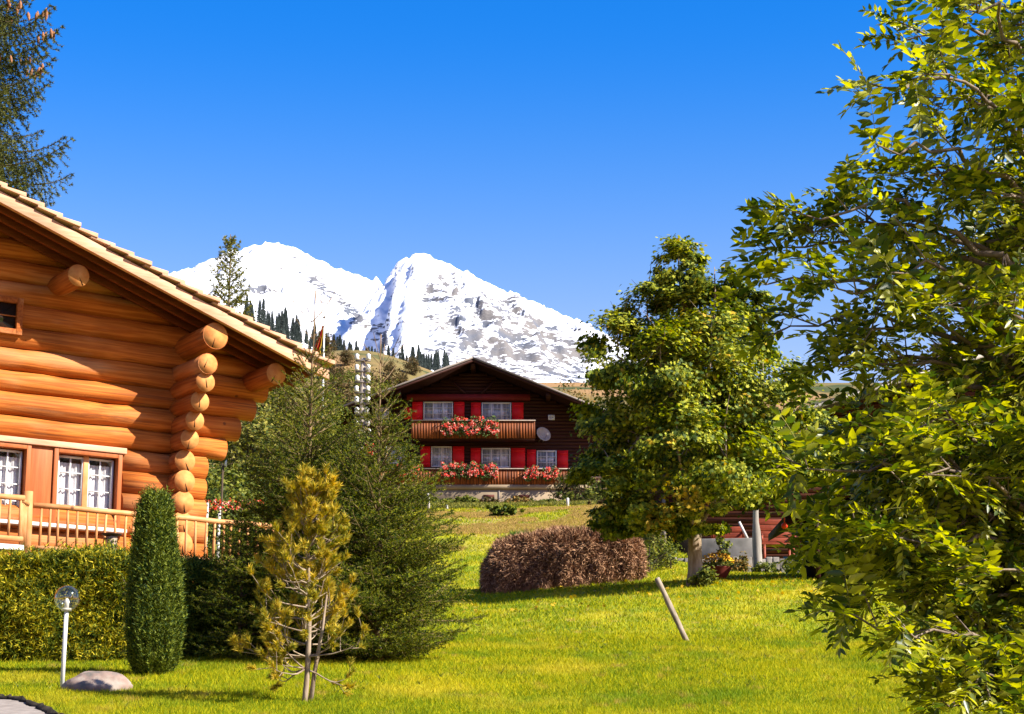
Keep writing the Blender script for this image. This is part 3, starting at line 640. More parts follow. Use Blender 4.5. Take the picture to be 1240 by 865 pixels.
# ------------------------------------------------------------------ hedge, yew column, lamp, boulder by the road
rg = np.random.RandomState(21)
def spray_surface(mb, P, N, rng, ln=.09, wd=.012, per=7):
    """short feathery sprays standing out of a surface: a few narrow faces each"""
    N = unit(N + rng.randn(*N.shape) * .45 + np.array([0, 0, .35])); needles(mb, P, P + N * ln, per, ln * .55, wd, rng, fwd=.9)
def gx(xp, Y): return gpt(xp, Y)
def hedge(name, a, b, depth, h, label, n, m, gr=None):
    a = np.array(a); b = np.array(b); dirv = unit((b - a)[:2]); L = np.linalg.norm((b - a)[:2]); nrm = np.array([dirv[1], -dirv[0]])
    root = empty(name, (a[0], a[1], float(H(a[0], a[1])) - .05), 0, label, 'hedge', gr); o0 = np.array(root.location)
    mb = MB(); P = []; N = []
    u = rng_h.rand(n) * L; face = rng_h.rand(n)
    lump = lambda u_, v_: .42 * (fbm(u_ * 1.6, v_ * 1.6, 4, 2) - .5)
    f = face < .62
    hh = rng_h.rand(n) * h; top = ~f
    dpt = np.where(f, 0, rng_h.rand(n) * depth); z = np.where(f, hh, h + .16 * (fbm(u * 2.2, dpt * 2.2 + 3, 4, 4) - .5) * 2)
    off = np.where(f, lump(u, hh) + .10 * (hh / h - .5) * -1, 0)
    xy = a[None, :2] + u[:, None] * dirv + (-nrm)[None] * (dpt - off)[:, None]
    gz = np.array(H(xy[:, 0], xy[:, 1]))
    Pp = np.column_stack([xy, gz + z]); Nn = np.where(f[:, None], np.array([nrm[0], nrm[1], .25]), np.array([nrm[0] * .2, nrm[1] * .2, 1.0]))
    inner = rng_h.rand(n) < .35; Pp -= Nn * (inner * rng_h.rand(n) * .14)[:, None]
    lnv = (.08 + .16 * rng_h.rand(n, 1) ** 3 + .12 * (~f[:, None]) * rng_h.rand(n, 1) ** 2); Nq = unit(Nn + rng_h.randn(n, 3) * .45 + np.array([0, 0, .35])); needles(mb, Pp - o0, Pp - o0 + Nq * lnv, 7, .07, .017, rng_h, fwd=.9); mb.build('foliage', m, root)
    core = MB(); k = 24
    for i in range(k):
        u0 = L * i / k; u1 = L * (i + 1) / k
        p0 = a[:2] + dirv * u0; p1 = a[:2] + dirv * u1; g0 = min(float(H(*p0)), float(H(*p1)))
        q = [p0 - nrm * .13, p1 - nrm * .13, p1 - nrm * (depth - .05), p0 - nrm * (depth - .05)]
        core.prism([(x_[0] - o0[0], x_[1] - o0[1], g0 - .1 - o0[2]) for x_ in q], (0, 0, h - .02))
    core.build('inner_branches', m_twigd, root); return root
rng_h = np.random.RandomState(8)
ha = gp(-90, 852); hb = gp(140, 826)
hedge('thuja_hedge', gpt(-150, 26.6), gpt(152, 27.2), .9, 1.27, 'yellow green clipped thuja hedge behind the globe lamp, below the log balcony', 15000, m_thuja)
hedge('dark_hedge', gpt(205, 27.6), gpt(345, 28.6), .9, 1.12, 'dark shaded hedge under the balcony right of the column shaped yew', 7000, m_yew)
# yew column
b0 = gp(183, 819); yew = empty('columnar_yew', b0, 0, 'tall dark green column shaped yew standing in front of the log balcony', 'shrub')
mb = MB(); n = 17000; h = 2.10; z = rg.rand(n); a = rg.rand(n) * 6.283
prof = np.interp(z, [0, .06, .2, .42, .62, .8, .92, .97, 1.0], [.26, .37, .43, .42, .36, .29, .24, .17, .08])
rad = prof * .65 * (1 + .34 * (fbm(np.cos(a) * 3.2 + 5, np.sin(a) * 3.2 + z * 2.2, 4, 1) - .5) * 2)
rad *= 1 - .25 * (rg.rand(n) < .3) * rg.rand(n)
P = np.stack([rad * np.cos(a) - .04 * z, rad * np.sin(a), z * h * (1 + .02 * np.sin(a * 3 + 1) * z)], -1); D = np.stack([np.cos(a) * .35, np.sin(a) * .35, np.ones(n)], -1) + rg.randn(n, 3) * .2
needles(mb, P, P + unit(D) * (.07 + .13 * rg.rand(n, 1) ** 3), 7, .045, .012, rg, fwd=.9); mb.build('foliage', m_yew, yew)
mb = MB(); mb.tube([(0, 0, -.1), (0, 0, .3), (-.02, 0, 1.2), (-.04, 0, 2.1)], [.12, .2, .2, .03], 10); mb.build('trunk', m_twigd, yew)
# globe lamp (leans a little)
b0 = gp(75, 834); lamp = empty('garden_lamp', b0, 0, 'slim white garden lamp post with a clear glass globe in front of the hedge', 'lamp')
top = at(80.5, 739, b0[1]) - b0
mb = MB(); mb.tube([(0, 0, -.1), tuple(top * .5), tuple(top)], .024, 12); mb.build('post', m_white, lamp, smooth=True)
c = top + np.array([0, 0, .13]); mb = MB(); mb.sphere(c, .143, 28, 18); g = mb.build('globe', m_globe, lamp, smooth=True)
mb = MB(); mb.tube([tuple(top - [0, 0, .01]), tuple(top + [0, 0, .02])], [.055, .055], 14); mb.build('collar', M('pale_lamp_collar', (.72, .70, .62), rough=.4), lamp)
mb = MB(); mb.tube([tuple(top + [0, 0, .02]), tuple(top + [0, 0, .07]), tuple(top + [0, 0, .09]), tuple(top + [0, 0, .13])], [.026, .026, .034, .012], 12); mb.build('bulb', M('bulb_glass', (.85, .84, .80), rough=.2), lamp, smooth=True)
# boulder
b0 = gp(113, 838); V = MB(); V.sphere((0, 0, .0), (.34, .26, .21), 36, 22)
rk = V.build('boulder', M('granite', (.36, .30, .25), (.17, .15, .13), 6, rough=.9, bump=.7, c3=(.30, .21, .17), bdist=.03), None, smooth=True); rk.location = b0 + np.array([0, .2, .02])
me = rk.data; co = np.empty(len(me.vertices) * 3, np.float32); me.vertices.foreach_get('co', co); co = co.reshape(-1, 3)
co *= (1 + .45 * (fbm(co[:, 0] * 4 + 3, co[:, 1] * 4 + co[:, 2] * 6, 4, 3) - .5))[:, None]; co[:, 0] += .3 * np.maximum(0, co[:, 0]) - .05; me.vertices.foreach_set('co', co.ravel()); me.update()
tag(rk, 'rounded brown grey boulder half sunk in the grass beside the lamp post', 'rock')

# ------------------------------------------------------------------ conifers
def conifer(name, base, Ht, Rad, label, rng, m_need, m_wood=m_bark, whorl=.22, per_whorl=6, e_top=55, e_bot=8, droop=0.12, curl=.12, prof=.85,
            low=.04, leader=.0, sub=.085, nl=.022, nw=.0055, npt=10, twl=.42, trunk=.05, hang=0.0, az=None, zmin=0, cat='tree', group=None, sparse=1.0, bare=0.0, upt=0.0, openc=False):
    root = empty(name, base, 0, label, cat, group)
    P0 = []; P1 = []; B0 = []; B1 = []; r0 = []; r1 = []; tips = []
    z = Ht * low
    while z < Ht * (.97 - leader):
        u = z / Ht
        L0 = Rad * max(.05, (1 - u) ** prof) * (1 if u > .1 else .75 + 2.5 * u) + .04 * Ht / 10
        if z >= zmin:
            k = per_whorl + rng.randint(-1, 2); a0 = rng.rand() * 6.28
            for i in range(k):
                if rng.rand() > sparse: continue
                A = a0 + i * 6.283 / k + rng.randn() * .25
                if az is not None and math.cos(A - az[0]) < az[1]: continue
                L = L0 * (.72 + .45 * rng.rand()); e = R(e_bot + (e_top - e_bot) * u ** 1.3 + rng.randn() * 6)
                nseg = max(3, int(L / sub)); s = np.linspace(0, 1, nseg + 1)
                hor = L * s * math.cos(e); zz = L * (s * math.sin(e) - droop * s ** 2 * 1.0 + curl * s ** 4) * 1.0
                wob = np.cumsum(rng.randn(nseg + 1)) * .01 * L / 2
                pts = np.stack([hor * math.cos(A) - wob * math.sin(A), hor * math.sin(A) + wob * math.cos(A), z + zz], -1)
                br = (.006 + .009 * L) * (1 - .85 * s)
                B0.append(pts[:-1]); B1.append(pts[1:]); r0.append(br[:-1]); r1.append(br[1:]); tips.append(pts[-1])
                st = int(bare * nseg)
                P0.append(pts[st:-1]); P1.append(pts[st + 1:])
                T = unit(np.gradient(pts, axis=0)); sd_ = np.array([-math.sin(A), math.cos(A), 0])
                for j in range(max(1, st), nseg + 1):
                    fr = s[j]; tl = min(twl, (1.02 - fr) * L * .55 + .05) * (.75 + .5 * rng.rand())
                    for sg in (-1, 1):
                        if openc and u > .42 and rng.rand() < (u - .34) * 1.9: continue
                        d = T[j] * .75 + sg * sd_ * .75 + np.array([0, 0, -.10 - hang + upt + rng.randn() * .12]); d /= np.linalg.norm(d)
                        q = pts[j]; m_ = max(1, int(tl / (sub * 1.3)))
                        for w_ in range(m_):
                            q2 = q + d * tl / m_; P0.append(q[None]); P1.append(q2[None])
                            if w_ > 0 or tl > sub * 1.4:
                                e2 = d * .7 + sg * T[j] * .3 + np.array([0, 0, -hang * .6 + upt]) + rng.randn(3) * .45; e2 /= np.linalg.norm(e2); l2 = sub * (.5 + .6 * rng.rand())
                                P0.append(q2[None]); P1.append((q2 + e2 * l2)[None])
                            q = q2; d = unit(d + np.array([0, 0, -hang * .35 + .02]))
        z += whorl * (.8 + .4 * rng.rand()) * (1.15 - .4 * u) * (1 + (2.2 * max(0, u - .45) if openc else 0))
    P0 = np.vstack(P0); P1 = np.vstack(P1)
    mb = MB(); needles(mb, P0, P1, npt, nl, nw, rng, fwd=.75, up=.1); mb.build('foliage', m_need, root)
    mb = MB(); sticks(mb, np.vstack(B0), np.vstack(B1), np.concatenate(r0), np.concatenate(r1), 4)
    k = slice(None, None, 3); sticks(mb, P0[k], P1[k], .003, .002, 3); mb.build('branches', m_wood, root)
    mb = MB(); zs = np.linspace(-.15, Ht, 16); wob = np.cumsum(rng.randn(16, 2) * .006, 0)
    mb.tube(np.column_stack([wob[:, 0], wob[:, 1], zs]), np.maximum(trunk * (1 - zs / Ht) ** .9, .008 * Ht / 5) , 8, jit=.15, rng=rng); mb.build('trunk', m_wood, root)
    return root, tips
rg = np.random.RandomState(31)
def candelabra(root, Ht, lead, n, rng):          # thin bare leader shoots above the crown
    mb = MB(); p0 = []; p1 = []
    for zz, l, k in lead:
        for i in range(k):
            A = i * 6.283 / k + rng.rand(); q = np.array([0, 0, zz]); d = np.array([math.cos(A) * .8, math.sin(A) * .8, .75])
            for _ in range(3): q2 = q + d * l / 3; p0.append(q); p1.append(q2); q = q2; d = d * np.array([.95, .95, 1.15])
    sticks(mb, p0, p1, .006, .004, 4); mb.build('leader_shoots', m_twig, root)
    mb = MB(); needles(mb, p0, p1, 9, .014, .004, rng, .8); mb.build('leader_needles', m_spruce, root)
B = gpt(369, 27.8); hA = (at(369, 352, B[1]) - B)[2]
t_, _ = conifer('young_spruce', B, hA, 1.75, 'taller young green spruce with a long bare leader, left of the pair', rg, m_spruce, m_twig, whorl=.145, per_whorl=9, e_top=62, e_bot=6, leader=.16, trunk=.05, npt=18, twl=.42, prof=1.05, low=.01, openc=True, nl=.030, nw=.0095)
candelabra(t_, hA, [(hA * .91, .5, 5), (hA * .865, .3, 4)], 5, rg)
B = gpt(458, 27.0); hB_ = (at(452, 406, B[1]) - B)[2]
t_, _ = conifer('young_spruce', B, hB_, 1.5, 'broad young green spruce nearest the open lawn, right one of the pair', rg, m_spruce, m_twig, whorl=.14, per_whorl=9, e_top=60, e_bot=10, leader=.15, trunk=.045, npt=18, twl=.42, prof=.95, low=.01, openc=True, nl=.030, nw=.0095)
candelabra(t_, hB_, [(hB_ * .9, .45, 5), (hB_ * .85, .34, 5)], 5, rg)
B = gpt(290, 27.2)
conifer('young_spruce', B, 2.0, .85, 'low dark young spruce in the shade under the balcony end', rg, m_spruce, m_twigd, whorl=.2, per_whorl=6, e_top=50, e_bot=5, npt=18, twl=.35, trunk=.03, nl=.03, nw=.009, low=.01)
# larch-like sparse tree beyond the roof, and the big cone-bearing spruce
B = gpt(268, 80.0); hL = (at(268, 284, 80) - B)[2]
conifer('larch_tree', B, hL, 2.3, 'slender feathery larch rising beyond the log house roof before the snow peak', rg, m_larch, m_bark, whorl=.36, per_whorl=5, e_top=48, e_bot=8, droop=.12, curl=.2, sub=.17, nl=.085, nw=.036, npt=12, twl=.6, trunk=.16, zmin=hL * .5, prof=.62, sparse=.9)
B = gpt(-92, 46.0); hS = 21.0
bs, tips = conifer('cone_spruce', B, hS, 4.5, 'big old dark spruce with drooping branches and brown cones behind the log house', rg, m_sprucedark, m_twigd, whorl=.68, per_whorl=8, e_top=30, e_bot=-6, droop=.30, curl=.34,
         sub=.14, nl=.075, nw=.019, npt=22, twl=.66, trunk=.28, hang=.85, zmin=8.0, prof=.75)
m_cone = M('spruce_cone', (.42, .20, .09), (.26, .11, .05), 40, rough=.7, bump=.6)
cm = MB(); zz = np.linspace(0, -.15, 7); cm.tube([(0, 0, q) for q in zz], [.008, .019, .024, .024, .021, .015, .004], 8, jit=.25, rng=rg)
cone0 = None; nC = 0
order = sorted(tips, key=lambda p: -p[2]); rg.shuffle(order)
for p in order:
    if nC >= 66 or p[2] < 12.5 or p[0] < 1.0 or p[1] > 1.5: continue
    for j in range(3):
        if cone0 is None: c_ = cm.build('cone', m_cone, bs, smooth=True); cone0 = c_
        else: c_ = cone0.copy(); COL.objects.link(c_)
        f = .80 + .12 * rg.rand(); c_.location = (p[0] * f + .10 * rg.randn(), p[1] * f + .10 * rg.randn(), p[2] - .10 + .05 * rg.randn()); s_ = 1.35 + .4 * rg.rand(); c_.scale = (s_, s_, s_)
        c_.rotation_euler = (rg.randn() * .15, rg.randn() * .15, 0); nC += 1
# small yellow-green pine with a pale forked stem in front of the spruces
def small_pine(base, Ht, rng):
    root = empty('young_pine', base, 0, 'small sparse yellow green pine with pale bare lower branches in front of the spruces', 'tree')
    tr = MB(); zs = np.linspace(-.05, Ht * .92, 16); wx = .03 * np.sin(zs * 2.1); tr.tube(np.column_stack([wx, zs * 0, zs]), .030 * (1 - zs / Ht * .72), 10, jit=.2, rng=rng)
    tr.tube([(.05, .02, -.05), (.09, .03, .3), (.16, .05, .75), (.20, .05, 1.1)], [.026, .022, .016, .008], 8, jit=.2, rng=rng)
    tr.build('trunk', m_barkp, root)
    b0 = []; b1 = []; rr0 = []; rr1 = []; n0 = []; n1 = []; z = Ht * .14
    while z < Ht * .9:
        u = z / Ht; L0 = .72 * Ht / 2.6 * min(np.interp(u, [0, .15, .35, .6, .85, 1], [.55, .90, .84, .52, .28, .12]), 1)
        for i in range(rng.randint(4, 7)):
            A = rng.rand() * 6.283; L = L0 * (.65 + .6 * rng.rand()); ns = 7; q = np.array([wx[0], 0, z]); e = R(-8 + 35 * u + rng.randn() * 10)
            d = np.array([math.cos(A) * math.cos(e), math.sin(A) * math.cos(e), math.sin(e)])
            for j in range(ns):
                d = unit(d + np.array([0, 0, .05 + .035 * j]) + rng.randn(3) * .13); q2 = q + d * L / ns
                b0.append(q); b1.append(q2); rr0.append(.011 * (1 - j / 8)); rr1.append(.011 * (1 - (j + 1) / 8)); q = q2
                if j >= 2 and rng.rand() < .8:
                    d2 = unit(d + rng.randn(3) * .6 + np.array([0, 0, .35])); l2 = .10 + .13 * rng.rand(); q3 = q + d2 * l2; b0.append(q); b1.append(q3); rr0.append(.005); rr1.append(.003)
                    q4 = q3 + unit(d2 + np.array([0, 0, .6])) * .065; n0.append(q3 - d2 * .03); n1.append(q4)
                    if rng.rand() < .4: n0.append(q3); n1.append(q3 + unit(rng.randn(3) + np.array([0, 0, 1.])) * .06)
            n0.append(q - d * .05); n1.append(q + unit(d + np.array([0, 0, .5])) * .08)
        z += Ht * .052
    for k in range(14): A = rng.rand() * 6.28; p = np.array([wx[-1], 0, Ht * (.80 + .15 * rng.rand())]); n0.append(p); n1.append(p + np.array([math.cos(A) * .07, math.sin(A) * .07, .09]))
    m1 = MB(); sticks(m1, b0, b1, rr0, rr1, 5); m1.build('branches', m_barkp, root)
    m2 = MB(); needles(m2, n0, n1, 90, .062, .010, rng, fwd=.75, up=.25); m2.build('foliage', m_pine, root)
    return root
B = gp(369, 851); small_pine(B, (at(376, 568, B[1]) - B)[2], np.random.RandomState(9))

# ------------------------------------------------------------------ broadleaf trees
def limb_tree(root, rng, trunk_pts, trunk_r, lobes, m_w, nb=10, r_l=.05, start=.35, seg=12):
    mb = MB(); mb.tube(trunk_pts, trunk_r, seg, jit=.12, rng=rng); mb.build('trunk', m_w, root)
    mb = MB(); tp = np.array(trunk_pts)
    for l in lobes:
        c = np.array(l[:3]); k = rng.uniform(start, .95); i = k * (len(tp) - 1); a = tp[int(i)] + (tp[min(int(i) + 1, len(tp) - 1)] - tp[int(i)]) * (i - int(i))
        top = c + np.array([0, 0, l[5] * .7]); mid = a * .5 + c * .5 + np.array([0, 0, -.1 * l[5]]); P = [a, a * .75 + mid * .25, mid, c, top]
        mb.tube(P, [r_l, r_l * .8, r_l * .6, r_l * .4, r_l * .12], 7)
        for _ in range(nb):
            q = P[2] + (P[4] - P[2]) * rng.rand(); d = unit(rng.randn(3) + np.array([0, 0, .4])); e = q + d * np.array(l[3:6]) * .8
            mb.tube([q, (q + e) / 2 + [0, 0, .05], e], [r_l * .25, r_l * .15, r_l * .05], 4, caps=False)
    mb.build('limbs', m_w, root)
rg = np.random.RandomState(41)
mB = gpt(842, 45.0); mB[2] = float(H(mB[0], mB[1]))
maple = empty('maple_tree', mB, 0, 'round leafy maple with yellowing leaves and a bare grey trunk in the meadow', 'tree')
def rel(x, y, dy=0): P = at(x, y, mB[1] + dy); return P - mB
lob = []
for (x, y, dy, rx, rz) in [(822, 332, 0, .55, .85), (866, 360, -.3, .66, 1.0), (900, 372, .3, .55, .8), (785, 640, -.5, .9, .35), (850, 628, -.9, 1.1, .35), (826, 385, .3, .9, .9), (862, 425, -.6, 1.0, 1.0), (795, 420, .5, .8, 1.0), (748, 625, .2, .6, .4), (784, 388, .2, .72, 1.05), (748, 432, -.1, .74, 1.15), (905, 410, .4, .7, 1.0), (800, 450, -1.2, .9, 1.2), (860, 470, .9, 1.1, 1.2), (745, 520, .4, .85, .95), (925, 480, -.5, .95, 1.1),
     (985, 515, .3, .9, .9), (820, 540, -1.7, 1.0, 1.0), (880, 555, -1.5, 1.0, .95), (735, 580, -.4, .75, .6), (975, 550, .8, .9, .75), (800, 600, 0, 1.2, .7), (885, 590, .8, 1.1, .6), (850, 500, 0, 1.5, 1.5), (948, 560, -.8, .8, .55), (775, 622, -.8, .75, .35), (840, 430, .9, .9, 1.2), (870, 520, 1.8, 1.3, 1.2), (780, 520, 1.5, 1.1, 1.2)]:
    p = rel(x, y, dy); lob.append((p[0], p[1], p[2], rx, rx * .95, rz))
tr = [(0, 0, -.2), (.02, 0, .35), (.0, 0, .8), (.03, .02, 1.3), (.0, .05, 2.2), (-.05, .05, 3.4), (0, .05, 4.8), (-.1, 0, 6.6)]
limb_tree(maple, rg, tr, [.24, .17, .15, .15, .13, .10, .06, .015], lob, m_barkp, 8, .06)
Cn, Nn = crown_pts(rg, lob, 470, 205, .36, (.55, 1.08), .6, .38)
mb = MB(); k = rg.rand(len(Cn)) ; yel = (fbm(Cn[:, 0] * 1.1 + 7, Cn[:, 2] * 1.1 + Cn[:, 1], 3, 5) > .76) & (k < .35) | (k < .012)
leaves(mb, Cn[~yel], Nn[~yel], .085 + .05 * rg.rand((~yel).sum()), rg, *MAPLE); mb.build('foliage', m_maple, maple)
mb = MB(); leaves(mb, Cn[yel], Nn[yel], .12 + .05 * rg.rand(yel.sum()), rg, *MAPLE); yo = mb.build('foliage', m_mapley, maple); yo['label'] = 'yellowed maple leaves'
mb = MB(); c0 = rel(838, 607, -2.0); Cn = c0 + rg.randn(90, 3) * np.array([.14, .1, .2]); leaves(mb, Cn, rg.randn(90, 3) + [0, -.8, .8], .14, rg, *MAPLE); yo = mb.build('foliage', m_mapley, maple); yo['label'] = 'bright yellow tuft of low leaves'

# foreground ash: compound leaves on long limbs, trunk just right of the picture
rg = np.random.RandomState(51)
AX, AY = 2.75, 9.6; aB = np.array([AX, AY, float(H(AX, AY))])
ash = empty('ash_tree', aB, 0, 'near ash tree with drooping feathered compound leaves filling the right side', 'tree')
tp = np.array([(0, 0, -.2), (.03, 0, .6), (-.02, .03, 1.5), (.0, .0, 2.6), (-.06, .05, 3.6), (-.05, .1, 4.6), (0, .1, 5.8)]); tr_r = [.17, .13, .115, .10, .08, .055, .02]
mb = MB(); mb.tube(tp, tr_r, 12, jit=.12, rng=rg); mb.build('trunk', m_bark, ash)
TIPS = [(1004, 100, 9.2), (1068, 44, 9.6), (1016, 175, 9.0), (1034, 213, 9.4), (925, 256, 9.3), (893, 345, 9.5), (905, 300, 9.9), (950, 282, 9.7), (1150, 12, 9.0), (1205, 50, 10.2), (1120, 130, 10.1), (1100, 90, 8.8), (970, 350, 9.0),
  (912, 395, 9.5), (935, 440, 9.8), (1010, 400, 9.2), (1045, 330, 8.9), (940, 568, 8.8), (965, 632, 9.1), (992, 742, 8.8), (1062, 772, 8.6), (1122, 850, 8.8), (1020, 680, 9.3), (1050, 600, 9.5), (1095, 520, 9.1), (1150, 600, 8.9),
  (1180, 700, 8.7), (1200, 800, 9.0), (1215, 480, 9.3), (1110, 440, 9.5), (1225, 300, 9.7), (1175, 235, 9.1), (1235, 140, 8.8), (1085, 300, 9.9), (1215, 870, 8.8), (1000, 510, 9.9), (1060, 450, 10.2), (1130, 370, 8.9), (1190, 400, 10.2),
  (1100, 660, 9.8), (1140, 760, 9.5), (1225, 620, 9.9), (1240, 720, 9.4), (1230, 220, 10.3), (1170, 120, 9.4), (1075, 380, 9.4), (1030, 560, 8.8), (1150, 500, 10.2), (1240, 540, 8.8), (1110, 210, 9.3), (1165, 320, 10.5), (1045, 650, 8.7), (1090, 720, 9.0), (1160, 830, 8.7),
  (1085, 575, 8.6), (1125, 690, 8.8), (1065, 520, 8.7), (1240, 420, 9.0), (980, 445, 9.3), (1195, 560, 9.3), (1215, 760, 9.7), (1180, 650, 9.9), (1000, 610, 9.5), (1240, 40, 9.5)]
TIPS += [(975, 590, 9.6), (960, 660, 9.9), (1000, 650, 8.9), (1010, 560, 9.8), (985, 700, 9.6), (1030, 720, 9.4), (1060, 640, 10.0), (1080, 560, 10.2), (1020, 600, 10.3), (1090, 640, 9.0)]
TIPS = [(x + ((34 if 235 < y < 350 else 38 if 540 < y < 765 else 45) if x < 1100 else 20), y, Y) for x, y, Y in TIPS]
tips3 = [at(*t) - aB for t in TIPS]
for _ in range(46):                                # the unseen remainder of the crown, right and behind
    A = rg.uniform(-1.5, 1.6); rr_ = rg.uniform(.9, 2.2); tips3.append(np.array([math.cos(A) * rr_, math.sin(A) * rr_, rg.uniform(.6, 6.3)]))
lb0 = []; lb1 = []; lr0 = []; lr1 = []; LC = []; LU = []; LN = []; LS = []; R0 = []; R1 = []
def comp_leaf(q, d, L, rng):
    """one pinnate leaf: an arching stalk with pairs of leaflets and one at the end"""
    d = unit(d); ns = 5; pts = [q]; dd = d.copy()
    for j in range(ns): dd = unit(dd + np.array([0, 0, -.10])); pts.append(pts[-1] + dd * L / ns)
    pts = np.array(pts); R0.append(pts[:-1]); R1.append(pts[1:])
    sdv = unit(np.cross(d, [0, 0, 1.]) + 1e-6); tilt = rng.randn() * .35; nn = unit(np.cross(sdv, d) + sdv * tilt); nn = nn if nn[2] > 0 else -nn; sdv = unit(np.cross(nn, d))
    for j in range(1, ns + 1):
        T = unit(pts[j] - pts[j - 1]); sz = L * .36 * (.8 + .3 * math.sin(j / ns * 3.0)) * (.9 + .2 * rng.rand())
        for sg in ((-1, 1) if j < ns else (-1, 1, 0)):
            u = T * (.55 if sg else 1) + sdv * sg * .95 + np.array([0, 0, -.22 - .2 * rng.rand()]) + rng.randn(3) * .10
            LC.append(pts[j]); LU.append(u); LN.append(nn + rng.randn(3) * .25); LS.append(sz)
for ti, tip in enumerate(tips3):
    hz = np.hypot(tip[0], tip[1]); z0 = np.clip(tip[2] - .45 * hz + .15, .5, 5.4); k = np.interp(z0, tp[:, 2], np.arange(len(tp))); a = tp[int(k)] + (tp[min(int(k) + 1, 6)] - tp[int(k)]) * (k - int(k))
    s = np.linspace(0, 1, 12)[:, None]; pts = a + (tip - a) * s + np.array([0, 0, 1]) * (np.sin(s * math.pi) * .16 * hz); pts[1:-1] += rg.randn(10, 3) * .025
    r = np.linspace(.022, .004, 12) * (.6 + .25 * hz); lb0.append(pts[:-1]); lb1.append(pts[1:]); lr0.append(r[:-1]); lr1.append(r[1:])
    vis = ti < len(TIPS)
    for j in range(3 if vis else 4, 12):
        for _ in range(2 if j < 11 else 3):
            if rg.rand() < (.42 if vis else .25) + (.20 if vis and tip[2] > 2.2 else -.08): continue
            d = unit(rg.randn(3) * np.array([1, 1, .7]) + unit(tip - a) * .9 + [0, 0, .15]); L = rg.uniform(.08, .26) * (1 - .4 * (j == 11)); q = pts[j]; q2 = q + d * L
            lb0.append(q[None]); lb1.append(q2[None]); lr0.append([.0045]); lr1.append([.003])
            for w_ in range(4 if vis else 2):
                f = rg.rand() * .7 + .3; comp_leaf(q + (q2 - q) * f, d + rg.randn(3) * .75, rg.uniform(.12, .22), rg)
    for _ in range(3): comp_leaf(pts[-1], unit(tip - a) + rg.randn(3) * .5, rg.uniform(.17, .25), rg)
mb = MB(); sticks(mb, np.vstack(lb0), np.vstack(lb1), np.concatenate(lr0), np.concatenate(lr1), 6); mb.build('limbs', m_bark, ash)
mb = MB(); sticks(mb, np.vstack(R0), np.vstack(R1), .0020, .0016, 3); mb.build('leaf_stalks', M('leaf_stalk', (.30, .28, .07), (.2, .2, .05), rough=.6, bump=0), ash)
mb = MB(); leaves(mb, np.array(LC), np.array(LN), np.array(LS), rg, *LEAFLET, axis=np.array(LU)); mb.build('foliage', m_ash, ash, smooth=True)
print('ash leaflets', len(LC))

def bushy(name, base, w, h, label, m, rng, cat='shrub', group=None, trunk=0.0, nl=1, dep=None, ls=.10, clumps=60, per=45, m_w=m_twigd):
    root = empty(name, base, 0, label, cat, group); lob = []
    ch = h * (1 - trunk); k = max(2, nl)
    for i in range(k):
        a = rng.rand() * 6.28; q = rng.rand() * .5
        lob.append((math.cos(a) * w * .5 * q, math.sin(a) * (dep or w) * .5 * q, h * trunk + ch * rng.uniform(.38, .62), w * rng.uniform(.3, .42), (dep or w) * rng.uniform(.3, .42), ch * rng.uniform(.34, .48)))
    mb = MB(); mb.tube([(0, 0, -.2), (0, 0, h * .3), (0.02 * w, 0, h * .75)], [.03 * h + .02, .022 * h, .006 * h], 6); mb.build('trunk', m_w, root)
    Cn, Nn = crown_pts(rng, lob, clumps, per, .42, (.35, 1.0), .8); kp = Cn[:, 2] > 0.0
    mb = MB(); leaves(mb, Cn[kp], Nn[kp], ls * (.7 + .6 * rng.rand(kp.sum())), rng, *QUAD); mb.build('foliage', m, root)
    mb = MB(); c = Cn[kp][::14]; sticks(mb, np.column_stack([c[:, 0] * .2, c[:, 1] * .2, np.maximum(.05, c[:, 2] - .4 * h)]), c, .004 * h + .002, .002, 3); mb.build('branches', m_w, root)
    return root

# ------------------------------------------------------------------ meadow: brushwood heap, leaning stake
rg = np.random.RandomState(61)
pB = gpt(677, 50.5); stk = empty('brushwood_heap', pB, 0, 'long round-topped heap of dry brown brushwood and bracken with grass growing on top', 'brushwood heap')
pl_ = gpt(589, 54.0) - pB; pr_ = gpt(764, 55.0) - pB
HL = (pr_[0] - pl_[0]) / 2; cx = (pr_[0] + pl_[0]) / 2
def heap(a, t):                                # a: 0..pi across the back, t: -1..1 along
    hh = 1.30 * np.interp(t, [-1, -.86, -.5, 0, .45, .8, 1], [.55, .88, 1.0, 1.04, .98, .84, .60]); ww = .95 * np.interp(t, [-1, -.8, .8, 1], [.72, 1, 1, .75])
    c = np.cos(a); s = np.sin(a); e = .55
    x = cx + HL * t; y = -ww * np.sign(c) * np.abs(c) ** e; z = hh * np.abs(s) ** .62
    return x, y, z
tt = np.linspace(-1, 1, 70); aa = np.linspace(0, math.pi, 50); T_, A_ = np.meshgrid(tt, aa); X, Y, Z = heap(A_, T_)
nzs = 1 + .30 * (fbm(T_ * 7, A_ * 4, 5, 2) - .5); Y = Y * nzs; Z = Z * nzs
gz = np.array(H(X + pB[0], Y + pB[1])) - pB[2]; Z = Z + gz - .03
V = np.stack([X, Y, Z], -1).reshape(-1, 3); i = np.arange(49)[:, None] * 70; j = np.arange(69)[None]
capL = np.arange(50)[::-1] * 70; capR = np.arange(50) * 70 + 69
m_brush = M('brushwood', (.30, .16, .09), (.10, .055, .035), 9, (1, 1, .4), rough=1, bump=.8, bdist=.08)
link('core', mesh('core', V, [np.stack([i + j, i + j + 1, i + 71 + j, i + 70 + j], -1).reshape(-1, 4), capL[None], capR[None]], False), m_brush, stk)
